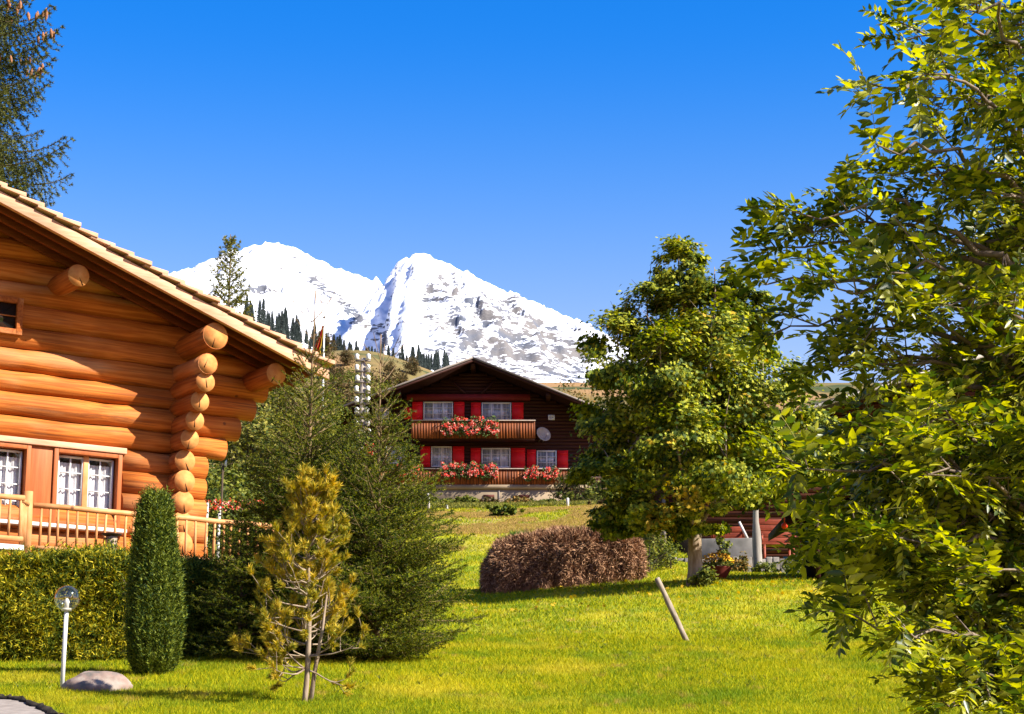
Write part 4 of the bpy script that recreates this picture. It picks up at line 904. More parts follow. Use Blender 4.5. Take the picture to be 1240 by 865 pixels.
n = 30000; t = rg.uniform(-1, 1, n); a = rg.uniform(.02, 2.6, n); x, y, z = heap(a, t); k = 1 + .30 * (fbm(t * 7, a * 4, 5, 2) - .5); y = y * k; z = z * k + np.array(H(x + pB[0], y + pB[1])) - pB[2]
P = np.column_stack([x, y, z]); N = np.column_stack([t * .3, -np.cos(a), np.sin(a)])
ne = 2600; te = rg.rand(ne) ; ae = rg.uniform(.05, 3.0, ne); xe, ye, ze = heap(ae, np.where(rg.rand(ne) < .6, -1., 1.)); sc_ = np.sqrt(te); ye *= sc_; ze = ze * sc_ + np.array(H(xe + pB[0], ye + pB[1])) - pB[2]
P = np.vstack([P, np.column_stack([xe, ye, ze])]); N = np.vstack([N, np.column_stack([np.sign(xe - cx), xe * 0, xe * 0 + .2])])
down = unit(np.column_stack([rg.randn(len(P)) * .6, -.15 * np.ones(len(P)), -np.ones(len(P)) * .8]) + rg.randn(len(P), 3) * .6) * (1 - .0)
topm = P[:, 2] - gz.mean() > .95; down[topm] = unit(rg.randn(topm.sum(), 3) + [0, -.4, .5]); dd = unit(down + unit(N) * .45)
mb = MB(); ln = .06 + .12 * rg.rand(len(P)); w_ = unit(np.cross(dd, rg.randn(len(P), 3))) * .011; P = P + unit(N) * .02
mb.add(np.stack([P - w_, P + w_, P + dd * ln[:, None]], 1).reshape(-1, 3), [np.arange(len(P) * 3).reshape(-1, 3)])
mb.build('dry_stems', M('dry_stems', (.66, .38, .21), (.13, .06, .032), 2.2, rough=.9, bump=0, island=.7, c3=(.34, .17, .09)), stk)
def tuft(mb, c, n, r, h, rng, wd=.012):
    a = rng.rand(n) * 6.28; q = r * np.sqrt(rng.rand(n)); b = np.column_stack([c[0] + q * np.cos(a), c[1] + q * np.sin(a), np.full(n, c[2])]); d = unit(np.column_stack([rng.randn(n) * .35, rng.randn(n) * .35, np.ones(n)]))
    w_ = unit(np.cross(d, rng.randn(n, 3))) * wd * .5; hh = h * (.5 + .8 * rng.rand(n, 1)); mb.add(np.stack([b - w_, b + w_, b + d * hh], 1).reshape(-1, 3), [np.arange(n * 3).reshape(-1, 3)])
mb = MB()
for (px, r, h, n) in [(628, .26, .20, 260), (615, .2, .14, 120), (716, .18, .18, 220), (690, .2, .10, 90), (742, .12, .08, 60), (650, .2, .08, 60)]:
    c = gpt(px, 54.5) - pB; c[1] = rg.uniform(-.35, .2); t_ = (c[0] - cx) / HL; c[2] = 1.34 * np.interp(t_, [-1, -.86, -.5, 0, .45, .8, 1], [.55, .88, 1.0, 1.04, .98, .84, .60]) + float(H(c[0] + pB[0], pB[1])) - pB[2]; tuft(mb, c, n, r, h, rg)
mb.build('grass_on_top', M('lush_grass', (.13, .26, .03), (.06, .13, .015), 3, rough=.6, bump=0, island=.6, transl=.3), stk)
# leaning stake
b0 = gp(832, 778); sk = MB(); tpv = at(794, 697, b0[1] + .15) - b0; d = unit(tpv); q = np.linspace(0, 1, 9)[:, None]
sk.tube(tpv * q + d * -.05, .042 + .003 * rg.randn(9), 9, jit=.25, rng=rg); so2 = sk.build('leaning_stake', M('weathered_stake', (.42, .34, .25), (.24, .19, .13), 14, (1, 1, .4), .9, .5)); so2.location = b0
tag(so2, 'bare weathered wooden stake leaning left in the open lawn', 'stake')

# ------------------------------------------------------------------ red-shuttered chalet on the slope
CY = 110.0
FW0 = CY * CP + 18.5 * SP
def px(x, Y=CY, z=18.5): return (x - 620) * (Y * CP + z * SP) / F
def pz(y, Y=CY): return at(620, y, Y)[2]
m_chal = M('dark_stained_boards', (.060, .018, .012), (.030, .010, .007), 2.0, (.4, 4, 9), .6, .3)
m_chalp = M('balcony_boards', (.34, .095, .025), (.05, .015, .008), 3.0, (7, 1, .3), .6, .3)
m_red = M('red_shutter_paint', (.90, .020, .025), (.75, .015, .02), 3, rough=.45, bump=.05)
m_redd = M('faded_red_paint', (.48, .05, .035), (.36, .03, .025), 3, rough=.6, bump=.05)
m_sof2 = M('soffit_eave_shade', (.03, .012, .009), spec=.02)  # darker than the boards: shadow under the eaves put into the colour
m_tile = M('grey_brown_roof', (.10, .085, .075), (.06, .05, .045), 1.2, rough=.8, bump=.5)
m_gut = M('grey_roof_edge', (.30, .25, .22), (.2, .17, .15), 2, rough=.6)
m_plaster = M('beige_plaster', (.34, .26, .17), (.25, .19, .12), .8, rough=.9, bump=.2)
zb = float(H(px(572), CY)) - .3
chal = empty('red_shutter_chalet', (px(572), CY, zb), 0, 'dark brown chalet with red shutters and two flowered balconies under the snowy peak', 'house')
CO = (px(572), CY, zb)
YF = CY - 1.7                                    # front edge of the roof
ax_, az_ = px(572, YF), pz(433, YF); lx, lz = px(390, YF), pz(501, YF); rx, rz = px(757, YF), pz(506, YF)
def zr_(x): return az_ + (lz - az_) * (ax_ - x) / (ax_ - lx) if x < ax_ else az_ + (rz - az_) * (x - ax_) / (rx - ax_)
wl, wr = px(404), px(741)
z0 = zb - 1.0
mb = MB(); mb.prism([(wl, CY, z0), (wr, CY, z0), (wr, CY, zr_(wr) - .30), (ax_, CY, az_ - .30), (wl, CY, zr_(wl) - .30)], (0, 13, 0)); wallo = mb.build('wall', m_chal, chal, off=CO)
mb = MB(); z = pz(585)
while z < az_ - .5:                              # horizontal board courses
    a = max(wl, ax_ - (az_ - .35 - z) * (ax_ - lx) / (az_ - lz)); b = min(wr, ax_ + (az_ - .35 - z) * (rx - ax_) / (az_ - rz))
    if b - a > .5: mb.box(a, CY - .035, z, b, CY - .001, z + .16)
    z += .19
mb.build('wall_boards', m_chal, chal, off=CO)
for (a, za, b, zb_) in ((lx, lz, ax_, az_), (rx, rz, ax_, az_)):
    mb = MB(); mb.prism([(a, YF, za - .16), (b, YF, zb_ - .16), (b, YF, zb_ - .001), (a, YF, za - .001)], (0, 16.5, 0)); rf = mb.build('roof', m_tile, chal, off=CO)
    mb = MB(); mb.prism([(a, YF + .22, za - .20), (b, YF + .22, zb_ - .20), (b, YF + .22, zb_ - .161), (a, YF + .22, za - .161)], (0, 15, 0)); mb.build('soffit', m_sof2, rf, off=CO)
    mb = MB(); mb.prism([(a, YF - .05, za - .24), (b, YF - .05, zb_ - .24), (b, YF - .05, zb_ - .08), (a, YF - .05, za - .08)], (0, .045, 0)); mb.build('verge_board', m_chal, rf, off=CO)
    mb = MB(); mb.prism([(a, YF - .09, za - .075), (b, YF - .09, zb_ - .075), (b, YF - .09, zb_ + .03), (a, YF - .09, za + .03)], (0, .30, 0)); mb.build('roof_edge', m_gut, rf, off=CO)
for x in (ax_, (ax_ + lx) / 2, (ax_ + rx) / 2, px(440), px(715)):
    mb = MB(); mb.box(x - .12, YF + .15, zr_(x) - .50, x + .12, CY + .01, zr_(x) - .22); mb.build('purlin', m_chal, chal, off=CO)
for s_ in (-1, 1):
    mb = MB(); x = ax_; mb.prism([(x + s_ * .10, CY - .2, az_ - 1.9), (x + s_ * .28, CY - .2, az_ - 1.9), (x + s_ * 1.25, CY - .2, az_ - 1.0), (x + s_ * 1.07, CY - .2, az_ - 1.0)], (0, .14, 0)); mb.build('gable_brace', m_chal, chal, off=CO)
mb = MB(); mb.box(px(492), CY - .35, pz(486), px(642), CY - .04, pz(479)); mb.build('red_lintel', M('dark_red_paint', (.20, .02, .02), rough=.6), chal, off=CO)
mb = MB(); mb.box(px(478), CY - 1.33, zb - 1.0, px(742), CY - .04, pz(588.5, CY - 1.3)); ba = mb.build('plaster_base', m_plaster, chal, off=CO)
mb = MB(); mb.box(px(477), CY - 1.40, pz(593, CY - 1.3), px(743), CY - 1.335, pz(587.5, CY - 1.3)); mb.build('balcony_slab', m_plaster, chal, off=CO)
for (a, b) in ((586, 599), (628, 641)):
    mb = MB(); mb.box(px(a), CY - 1.37, pz(603, CY - 1.3), px(b), CY - 1.331, pz(599.5, CY - 1.3)); mb.build('cellar_vent', M('vent_grille', (.12, .04, .03)), chal, off=CO)
mb = MB(); mb.box(px(604), CY - 1.36, zb - .5, px(605.2), CY - 1.331, pz(593.2, CY - 1.3)); mb.build('drainpipe', m_gut, chal, off=CO)
m_curt2 = M('net_curtain', (.66, .68, .72), (.28, .30, .34), 3.0, (3.0, 3, .25), .9, .2, lo=.42, hi=.58)
def cwin(x0, y0, x1, y1, nb=2, bars=2):
    a, b, c, d = px(x0), px(x1), pz(y1), pz(y0); fr = MB(); t = .07
    for q in ((a, c, a + t, d), (b - t, c, b, d), (a + t, c, b - t, c + t), (a + t, d - t, b - t, d)): fr.box(q[0], CY - .10, q[1], q[2], CY + .0, q[3])
    w_ = fr.build('window', m_white, chal, off=CO); mb = MB()
    for i in range(1, nb): xx = a + (b - a) * i / nb; mb.box(xx - .04, CY - .095, c + t, xx + .04, CY - .02, d - t)
    for i in range(1, bars + 1):
        zz = c + (d - c) * i / (bars + 1); mb.box(a + t, CY - .088, zz - .015, b - t, CY - .06, zz + .015)
    mb.build('glazing_bars', m_white, w_, off=CO)
    mb = MB(); mb.box(a + t, CY - .058, c + t, b - t, CY - .052, d - t); mb.build('pane', m_glass, w_, off=CO)
    mb = MB(); mb.box(a + t, CY - .045, c + t, b - t, CY - .038, d - t); mb.build('curtain', m_curt2, w_, off=CO)
for w_ in ((512, 487, 548, 509, 3), (583, 488, 619, 511, 3), (522, 541, 547, 566, 2), (583, 543, 618, 567, 3), (650, 546, 674, 568, 2), (467, 541, 490, 562, 2), (453, 494, 470, 508, 2), (664, 503, 672, 509, 1)): cwin(*w_)
def shut(x0, y0, x1, y1, m=m_red):
    mb = MB(); a, b, c, d = px(x0), px(x1), pz(y1), pz(y0); mb.box(a, CY - .085, c, b, CY - .036, d); mb.box(a + .06, CY - .105, c + .1, b - .06, CY - .086, c + .22); mb.box(a + .06, CY - .105, d - .22, b - .06, CY - .086, d - .1)
    mb.build('shutter', m, chal, off=CO)
for s_ in ((498.5, 487, 511, 509), (549, 487, 562, 510), (570, 488, 582, 511), (620, 488, 634, 511), (489, 494, 497.5, 508), (509, 541, 521, 566), (548, 541, 562, 567), (570, 543, 582, 567), (619, 543, 636, 569), (638, 545, 649, 569), (675, 546, 688, 569), (441, 537, 452, 552)): shut(*s_)
def balcony(x0, x1, yt, yb, dep, gaps):
    Yf = CY - dep; a, b = px(x0, Yf), px(x1, Yf); c, d = pz(yb, Yf), pz(yt, Yf)
    mb = MB(); mb.box(a, Yf, c - .12, b, CY - .06, c); f = mb.build('balcony_floor', m_chal, chal, off=CO)
    mb = MB(); x = a; rgb = np.random.RandomState(int(x0))
    while x < b - .05: mb.box(x, Yf - .03, c - .10 + .02 * rgb.rand(), min(x + .145, b), Yf - .005 + .012 * rgb.rand(), d - .05); x += .152
    mb.build('railing_boards', m_chalp, f, off=CO)
    mb = MB(); mb.box(b - .03, Yf, c - .1, b, CY - .07, d - .05); mb.box(a, Yf, c - .1, a + .03, CY - .07, d - .05); mb.build('railing_side', m_chalp, f, off=CO)
    mb = MB(); mb.box(a - .03, Yf - .09, d - .05, b + .03, Yf + .04, d); mb.build('handrail', M('worn_handrail', (.42, .34, .28)), f, off=CO)
balcony(497.5, 648, 509, 529, 1.35, 0); balcony(456, 697, 567.5, 586, 1.35, 0)
m_ger = M('geranium_petals', (.90, .42, .34), (.85, .03, .02), 2.5, rough=.6, bump=0, island=.75, c3=(1.0, .08, .03), transl=.2)
m_gerl = M('geranium_leaves', (.10, .16, .03), (.04, .07, .015), 3, rough=.6, bump=0, island=.6)
rg = np.random.RandomState(71); Yg = CY - 1.52
for (x0, x1, y0, y1, lab) in [(535, 558, 503, 528, 'left clump of three red and white geranium boxes on the upper balcony'), (558, 581, 503, 528, 'middle clump of three red and white geranium boxes on the upper balcony'), (580, 604, 503, 528, 'right clump of three red and white geranium boxes on the upper balcony'),
     (480, 508, 558, 578, 'red geranium box at the left end of the lower balcony beside the spruce'), (535, 557, 558, 579, 'geranium box below the narrow lower window, left of three in a row'), (558, 580, 558, 579, 'geranium box between two lower balcony windows, middle of three in a row'), (581, 603, 559, 580, 'geranium box below the wide lower window, right of three in a row'),
     (635, 652, 563, 581, 'small geranium box left of the right-hand lower window'), (657, 677, 564, 581, 'small geranium box under the right-hand lower window')]:
    cx_, cz_ = (px(x0, Yg) + px(x1, Yg)) / 2, pz((y0 + y1) / 2 + 2, Yg); hw_, hh_ = (px(x1, Yg) - px(x0, Yg)) / 2, (pz(y0, Yg) - pz(y1, Yg)) / 2
    r_ = empty('flower_box', (cx_, Yg, cz_ - .12), 0, lab, 'flower box', 'geranium boxes along the chalet balconies')
    mb = MB(); mb.box(-hw_ * .9, -.02, -.10, hw_ * .9, .16, .08); mb.build('trough', m_chal, r_, bevel=.01)
    n = 420; P = np.column_stack([rg.uniform(-1, 1, n) * hw_, rg.randn(n) * .10 - .08, rg.uniform(-.85, .95, n) * hh_ + .12]); P[:, 2] += .10 * np.sin(P[:, 0] * 9) ; N = rg.randn(n, 3) + [0, -1.2, .5]
    mb = MB(); leaves(mb, P, N, .10, rg, *QUAD); mb.build('leaves', m_gerl, r_)
    n = 330; c = rg.rand(22, 2) * 2 - 1; ci = rg.randint(0, 22, n); P = np.column_stack([c[ci, 0] * hw_ * .95, rg.randn(n) * .06 - .20, c[ci, 1] * hh_ * .75 + .16]) + rg.randn(n, 3) * .05
    mb = MB(); leaves(mb, P, rg.randn(n, 3) + [0, -1.5, .6], .085, rg, *QUAD); mb.build('flowers', m_ger, r_)
# satellite dish on the chalet front
ds = MB(); nn = 20
for i in range(5): pass
V = [(0, 0, 0)]; r_d = .42
for i in range(1, 6):
    for j in range(nn): a = j * 6.283 / nn; q = r_d * i / 5; V.append((q * math.cos(a), -.35 * q * q / r_d, q * math.sin(a)))
fs = [[0, 1 + j, 1 + (j + 1) % nn] for j in range(nn)]; fq = [[1 + (i - 1) * nn + j, 1 + i * nn + j, 1 + i * nn + (j + 1) % nn, 1 + (i - 1) * nn + (j + 1) % nn] for i in range(1, 5) for j in range(nn)]
ds.add(V, [np.array(fs), np.array(fq)]); dsr = empty('satellite_dish', (px(657), CY - .45, pz(529)), R(28), 'pale satellite dish on the chalet wall below the right end of the upper balcony', 'satellite dish')
m_dish = M('dish_paint', (.55, .50, .46), rough=.5, bump=0)
o = ds.build('dish', m_dish, dsr, smooth=True); o.rotation_euler = (R(-20), 0, 0); md = o.modifiers.new('t', 'SOLIDIFY'); md.thickness = .012
ds = MB(); ds.tube([(0, .42, -.3), (0, .05, -.05), (0, 0, 0)], .03, 8); ds.tube([(0, -.02, -.38), (.05, -.42, -.02)], .012, 6); ds.build('arm', m_gut, dsr); ds = MB(); ds.box(.0, -.5, -.06, .1, -.38, .05); ds.build('receiver', m_white, dsr, bevel=.01)
ch = MB(); ch.box(px(640) - .3, CY + 6, az_ - 2.2, px(640) + .3, CY + 6.6, az_ - .9)

# ------------------------------------------------------------------ garden strip below the chalet
rg = np.random.RandomState(81)
def rise(x, yb, yt, Y): return at(x, yt, Y)[2] - at(x, yb, Y)[2]
m_stake = M('white_stake', (.74, .70, .64), (.55, .5, .45), 8, rough=.8)
for (xx, yt, yb, w_, lab) in [(519.5, 598, 619, .13, 'tallest white fence stake left below the chalet base'), (542, 611, 623, .11, 'short slightly tilted white stake in the low weeds, second from the left'), (480.5, 606, 626, .09, 'thin white stake just right of the young spruce top branches'),
     (587, 618, 623, .07, 'tiny white stake at the lawn edge below the left cellar vent'), (661.5, 618, 627, .08, 'small tilted white stake at the lawn edge left of the brown shrub'), (687.5, 603, 618, .14, 'white double stake in front of the brown shrub right of the chalet')]:
    P = gpt(xx, 92); zt = at(xx, yt, 92)[2]; mb = MB(); tl = rg.randn() * .03; mb.tube([(0, 0, -.2), (tl, 0, zt - P[2] - .04), (tl, 0, zt - P[2])], [w_ / 2 * 1.0, w_ / 2, w_ / 4], 6)
    o = mb.build('fence_stake', m_stake); o.location = P; tag(o, lab, 'stake', 'white stakes along the upper lawn edge')
BX = [(505, 100, 3.4, 1.5, m_bushg, 'green shrub with yellowing leaves beside the spruce below the chalet'), (535, 101, 2.6, 1.3, m_bushg, 'low green shrub under the left end of the plaster base'), (548, 103, 2.6, 1.5, m_bushb, 'thin reddish bare shrub against the plaster base'),
      (565, 98, 2.4, 1.2, m_bushg, 'green shrub with small yellow flowers left of the left cellar vent'), (590, 99, 2.2, 1.1, m_bushb, 'brown flowering shrub below the left cellar vent'), (622, 98, 2.4, 1.25, m_busha, 'orange and yellow autumn shrub between the two cellar vents'),
      (645, 99, 2.8, .95, m_bushg, 'low dark green shrub below the right cellar vent'), (697, 101, 3.6, 2.6, m_bushb, 'big round brown shrub in front of the right balcony end'), (668, 99, 2.4, .9, m_bushg, 'low green shrub left of the big brown shrub'),
      (725, 97, 4.2, 1.7, m_bushg, 'yellow green shrub between the brown shrub and the maple'), (742, 100, 3.2, 2.4, m_bushg, 'tall yellow green shrub half hidden by the maple crown'), (760, 90, 3.5, 1.0, m_bushb, 'low olive brown shrub behind the right end of the brushwood heap')]
for (xx, Yb, w_, h_, m, lab) in BX: bushy('garden_shrub', gpt(xx, Yb), w_ * .9, h_ * (.8 if h_ > 2 else .36), lab, m, rg, nl=4, ls=.16, clumps=46, per=42, group='shrubs along the foot of the chalet')
bushy('low_shrub', gpt(611, 83), 2.0, .50, 'dark green low mat shrub alone on the straw-coloured upper lawn', m_yew, rg, nl=4, ls=.12, clumps=40, per=50, dep=1.0)
mb = MB(); n = 22000; xs = rg.uniform(-7.2, 6.0, n); ys = rg.uniform(92, 107, n); kp = fbm(xs * .5, ys * .4, 4, 1) > .36; xs, ys = xs[kp], ys[kp]; P = np.column_stack([xs, ys, H(xs, ys)])
needles(mb, P, P + np.array([0, 0, .14]) * (0.3 + rg.rand(len(P), 1)), 5, .13, .035, rg, .9); tag(mb.build('ground_cover', m_larch), kind='stuff')

# ------------------------------------------------------------------ flagpole, utility pole
P = gpt(388, 92); zt = at(388, 386, 92)[2] - P[2]; fp = empty('flagpole', P, 0, 'tall thin white flagpole between the log house roof and the dark chalet', 'flagpole')
mb = MB(); mb.tube([(0, 0, -.3), (0, 0, zt * .5), (0, 0, zt)], [.075, .06, .035], 10); mb.build('pole', m_white, fp, smooth=True); mb = MB(); mb.sphere((0, 0, zt + .06), .07); mb.build('finial', m_gut, fp)
zt2 = at(388, 394, 92)[2] - P[2]; zb2 = at(388, 430, 92)[2] - P[2]
fl = bpy.data.objects.new('flag', None)
nn = 12; V = []; fq = []
for i in range(13):
    t = i / 12
    for j in range(nn + 1):
        s = j / nn; ww = (.12 + .55 * t ** 1.4 if t < .75 else .51 * (1 - (t - .75) * 1.6) + .1); V.append((-s * ww, .09 * math.sin(s * 16) * (0.3 + t) , zt2 + (zb2 - zt2) * t - .20 * s * (.2 + t)))
for i in range(12):
    for j in range(nn): a = i * (nn + 1) + j; fq.append([a, a + 1, a + nn + 2, a + nn + 1])
fm = mesh('flag', np.array(V), [np.array(fq)], True, None); mats = [M('flag_black', (.02, .02, .02), rough=.8), M('flag_yellow', (.75, .45, .03), rough=.8), M('flag_red', (.62, .03, .02), rough=.8)]
fo = link('flag', fm, mats); fo.location = P; tag(fo, 'limp black, yellow and red flag hanging near the top of the pole', 'flag')
fm.polygons.foreach_set('material_index', [0 if j < 3 else (1 if j < 6 - i // 4 else 2) for i in range(12) for j in range(nn)])
P = gpt(437, 96); zt = at(437, 434, 96)[2] - P[2]; up = empty('utility_pole', P, 0, 'utility pole crowded with two columns of white insulators in front of the dark chalet', 'utility pole')
mb = MB(); mb.tube([(0, 0, -.3), (0, 0, zt * .6), (0, 0, zt)], [.16, .14, .12], 10, jit=.08, rng=rg); mb.build('pole', M('pale_pole_wood', (.58, .50, .42), (.42, .35, .28), 10, (1, 1, .2), .9, .3), up)
m_ins = M('white_porcelain', (.85, .83, .78), (.7, .68, .62), rough=.3, bump=0)
for k in range(8):
    zz = zt - .15 - k * .52
    mb = MB(); mb.box(-.36, -.20, zz - .05, .36, -.12, zz + .03); ar = mb.build('crossarm', m_gut, up)
    for s_ in (-1, 1):
        if k == 7 and s_ < 0: continue
        mb = MB(); x = s_ * .26 + .03 * rg.randn(); mb.tube([(x, -.16, zz + .03), (x, -.16, zz + .09), (x, -.16, zz + .17), (x, -.16, zz + .27), (x, -.16, zz + .34)], [.05, .13, .085, .12, .04], 10); mb.build('insulator', m_ins, ar, smooth=True)

# ------------------------------------------------------------------ yard on the right: brown chalet, shed, wall, trough, bench, posts, pots
rg = np.random.RandomState(91)
BY = 62.0
def qx(x, Y, z=None): z = z if z is not None else .12 * Y; return (x - 620) * (Y * CP + z * SP) / F
m_brb = M('brown_log_boards', (.16, .05, .025), (.06, .02, .012), 2.5, (.4, 4, 9), .7, .3)
zb = float(H(qx(1000, BY), BY)) - .2
bc = empty('brown_chalet', (qx(1000, BY), BY, zb), 0, 'dark brown board-walled chalet behind the maple and ash leaves with a sloping roof and chimney', 'house'); BO = (qx(1000, BY), BY, zb)
x0, x1 = qx(806, BY), qx(1420, BY); zl, zr2 = pz(556, BY), pz(398, BY); xm = qx(1300, BY); zm = pz(400, BY)
mb = MB(); mb.prism([(x0, BY, zb - .5), (x1, BY, zb - .5), (x1, BY, zm - .6), (xm, BY, zm - .3), (x0, BY, pz(548, BY))], (0, 10, 0)); mb.build('wall', m_chal, bc, off=BO)
mb = MB(); z = zb + .1
while z < zm - .5:
    a = max(x0, x0 + (z - pz(552, BY)) / (zm - .3 - pz(548, BY)) * (xm - x0)); mb.box(a, BY - .04, z, x1, BY - .001, z + .155); z += .185
mb.build('wall_boards', m_brb, bc, off=BO)
yf = BY - 1.2
mb = MB(); mb.prism([(qx(770, yf), yf, pz(562, yf)), (qx(1300, yf), yf, pz(404, yf)), (qx(1300, yf), yf, pz(398, yf)), (qx(770, yf), yf, pz(556, yf))], (0, 12, 0)); rf = mb.build('roof', m_tile, bc, off=BO)
mb = MB(); mb.prism([(qx(1300, yf) + .001, yf, pz(404, yf)), (qx(1460, yf), yf, pz(452, yf)), (qx(1460, yf), yf, pz(446, yf)), (qx(1300, yf) + .001, yf, pz(398, yf))], (0, 12, 0)); mb.build('roof', m_tile, bc, off=BO)
mb = MB(); mb.prism([(qx(770, yf), yf - .04, pz(563, yf)), (qx(1300, yf), yf - .04, pz(405, yf)), (qx(1300, yf), yf - .04, pz(400, yf)), (qx(770, yf), yf - .04, pz(558, yf))], (0, .036, 0)); mb.build('verge_board', M('pale_verge', (.52, .46, .40)), rf, off=BO)
cy_ = BY + 3; mb = MB(); mb.box(qx(1146, cy_), cy_, pz(470, cy_), qx(1166, cy_), cy_ + .6, pz(419, cy_)); cm_ = mb.build('chimney', m_plaster, rf, off=BO); mb = MB(); mb.box(qx(1143, cy_), cy_ - .06, pz(419, cy_) + .001, qx(1169, cy_), cy_ + .66, pz(417, cy_) + .02); mb.build('chimney_cap', m_gut, cm_, off=BO)
def bwin(x0, y0, x1, y1):
    a, b, c, d = qx(x0, BY), qx(x1, BY), pz(y1, BY), pz(y0, BY); mb = MB(); t = .09
    for q in ((a, c, a + t, d), (b - t, c, b, d), (a + t, c, b - t, c + t), (a + t, d - t, b - t, d)): mb.box(q[0], BY - .12, q[1], q[2], BY - .02, q[3])
    w_ = mb.build('window', m_redd, bc, off=BO); mb = MB(); mb.box(a + t, BY - .06, c + t, b - t, BY - .045, d - t); mb.build('pane', m_brb, w_, off=BO)
    mb = MB(); mb.box((a + b) / 2 - .03, BY - .11, c + t, (a + b) / 2 + .03, BY - .061, d - t); mb.build('glazing_bar', m_white, w_, off=BO)
bwin(1062, 510, 1090, 545); bwin(1150, 590, 1185, 640); bwin(1205, 590, 1240, 640)
mb = MB(); mb.box(qx(808, BY), BY - .06, zb, qx(838, BY), BY - .045, pz(612, BY)); mb.build('dark_doorway', m_dark, bc, off=BO)  # flat black panel, no recess: the opening's inner darkness is its colour
mb = MB(); mb.box(qx(803, BY), BY - .12, zb, qx(807, BY), BY - .045, pz(600, BY)); mb.build('door_post', m_gut, bc, off=BO)
# low stone wall in front
WY = 57.5; Pw = gpt(880, WY); sw = MB(); m_stone = M('rough_stone', (.40, .36, .31), (.17, .15, .13), 3.5, rough=.95, bump=.7, bdist=.06)
xa, xb = qx(796, WY), qx(1010, WY); nseg = 26; zt = pz(675, WY)
for i in range(nseg):
    a = xa + (xb - xa) * i / nseg + .01; b = xa + (xb - xa) * (i + 1) / nseg; dz = .03 * rg.randn(); sw.box(a, WY + .03 * rg.randn(), zt - .9, b, WY + .4, zt - .02 + dz * .6)
so3 = sw.build('stone_wall', m_stone, None, off=(Pw[0], WY, Pw[2]), bevel=.02); so3.location = (Pw[0], WY, Pw[2]); tag(so3, 'low grey stone wall running behind the maple trunk and the grey post', 'wall')
# terrace paving behind the wall, level with its top
mb = MB(); mb.box(xa, WY + .401, zt - .9, xb, BY - .05, zt - .06); tag(mb.build('paved_yard', m_stone), kind='structure')
# concrete trough
TY = 58.6; r_ = empty('water_trough', (qx(880, TY), TY, zt - .06), R(-8), 'long pale concrete water trough on the stone wall right of the maple trunk', 'trough')
L2 = (qx(912, TY) - qx(838, TY)) / 2; hT = pz(654, TY) - (zt - .06); mb = MB(); mb.box(-L2, -.35, .10, L2, -.27, hT); mb.box(-L2, .27, .10, L2, .35, hT); mb.box(-L2, -.27, .10, -L2 + .08, .27, hT); mb.box(L2 - .08, -.27, .10, L2, .27, hT); mb.box(-L2 + .08, -.27, .10, L2 - .08, .27, .18)
m_tr = M('pale_concrete', (.30, .28, .25), (.17, .16, .14), 2.5, rough=.9, bump=.3); mb.build('basin', m_tr, r_, bevel=.015)
for s_ in (-.7, .7): mb = MB(); mb.box(s_ * L2 - .12, -.3, 0, s_ * L2 + .12, .3, .10); mb.build('foot', m_stone, r_)
mb = MB(); mb.box(-L2 + .08, -.27, hT - .12, L2 - .08, .27, hT - .10); mb.build('water', M('trough_water', (.03, .04, .035), rough=.05), r_)
# wooden benches: high planked back, seat, legs
def bench(xl, xr, ytop, yseat, Yb, rz_, lab, gr):
    zf = zt - .06; w2 = (qx(xr, Yb) - qx(xl, Yb)) / 2; hs_ = pz(yseat, Yb) - zf; hb = pz(ytop, Yb) - zf; r_ = empty('wooden_bench', ((qx(xl, Yb) + qx(xr, Yb)) / 2, Yb, zf), rz_, lab, 'bench', gr)
    mb = MB(); mb.box(-w2, -.45, hs_ - .05, w2, -.16, hs_); mb.box(-w2, -.15, hs_ - .05, w2, .12, hs_); mb.build('seat', m_redd2, r_, bevel=.01)
    mb = MB(); z = hs_ + .06
    while z < hb - .05: mb.box(-w2, .12 + (z - hs_) * .15, z, w2, .15 + (z - hs_) * .15, z + .17); z += .19
    mb.build('backrest', m_redd2, r_, bevel=.008)
    for s_ in (-1, 1):
        for y_ in (-.42, .10): mb = MB(); mb.box(s_ * (w2 - .1) - .035, y_ - .03, 0, s_ * (w2 - .1) + .035, y_ + .03, hs_ - .051); mb.build('leg', m_redd2, r_)
        mb = MB(); mb.box(s_ * (w2 - .04) - .03, -.44, hs_ + .22, s_ * (w2 - .04) + .03, .2, hs_ + .26); mb.box(s_ * (w2 - .04) - .03, -.44, hs_ + .001, s_ * (w2 - .04) + .03, -.38, hs_ + .22); mb.build('armrest', m_redd2, r_)
    return r_
m_redd2 = M('red_brown_bench_wood', (.34, .07, .030), (.17, .035, .018), 2.5, (1, 6, 6), .45, .2)
bench(918, 962, 628, 660, 60.3, R(6), 'red brown wooden bench with planked back right of the grey post', 'benches in the yard'); bench(862, 902, 640, 654, 60.9, R(-4), 'red brown wooden bench standing behind the concrete trough', 'benches in the yard')
mb = MB(); a = at(895, 632, 59.6); b = at(907, 656, 59.6); d = b - a; mb.obox((a + b) / 2, d / 2, (0, .02, 0), np.cross(unit(d), [0, 1, 0]) * .035)
o = mb.build('leaning_board', m_stake, None, off=tuple(b)); o.location = b; tag(o, 'narrow pale board leaning over the end of the concrete trough', 'board')
# grey post
P = gpt(917.5, 56.6); zt_ = at(917, 598, 56.6)[2] - P[2]; mb = MB(); q = np.linspace(0, 1, 10); mb.tube(np.column_stack([.01 * np.sin(q * 7), q * 0, -.1 + q * (zt_ + .1)]), np.interp(q, [0, .55, .6, 1], [.13, .12, .085, .075]), 8, jit=.12, rng=rg)
o = mb.build('grey_post', M('silvery_wood', (.40, .36, .31), (.24, .21, .18), 8, (1, 1, .15), .9, .5)); o.location = P; tag(o, 'weathered silver grey wooden post standing between the two yard benches', 'post')
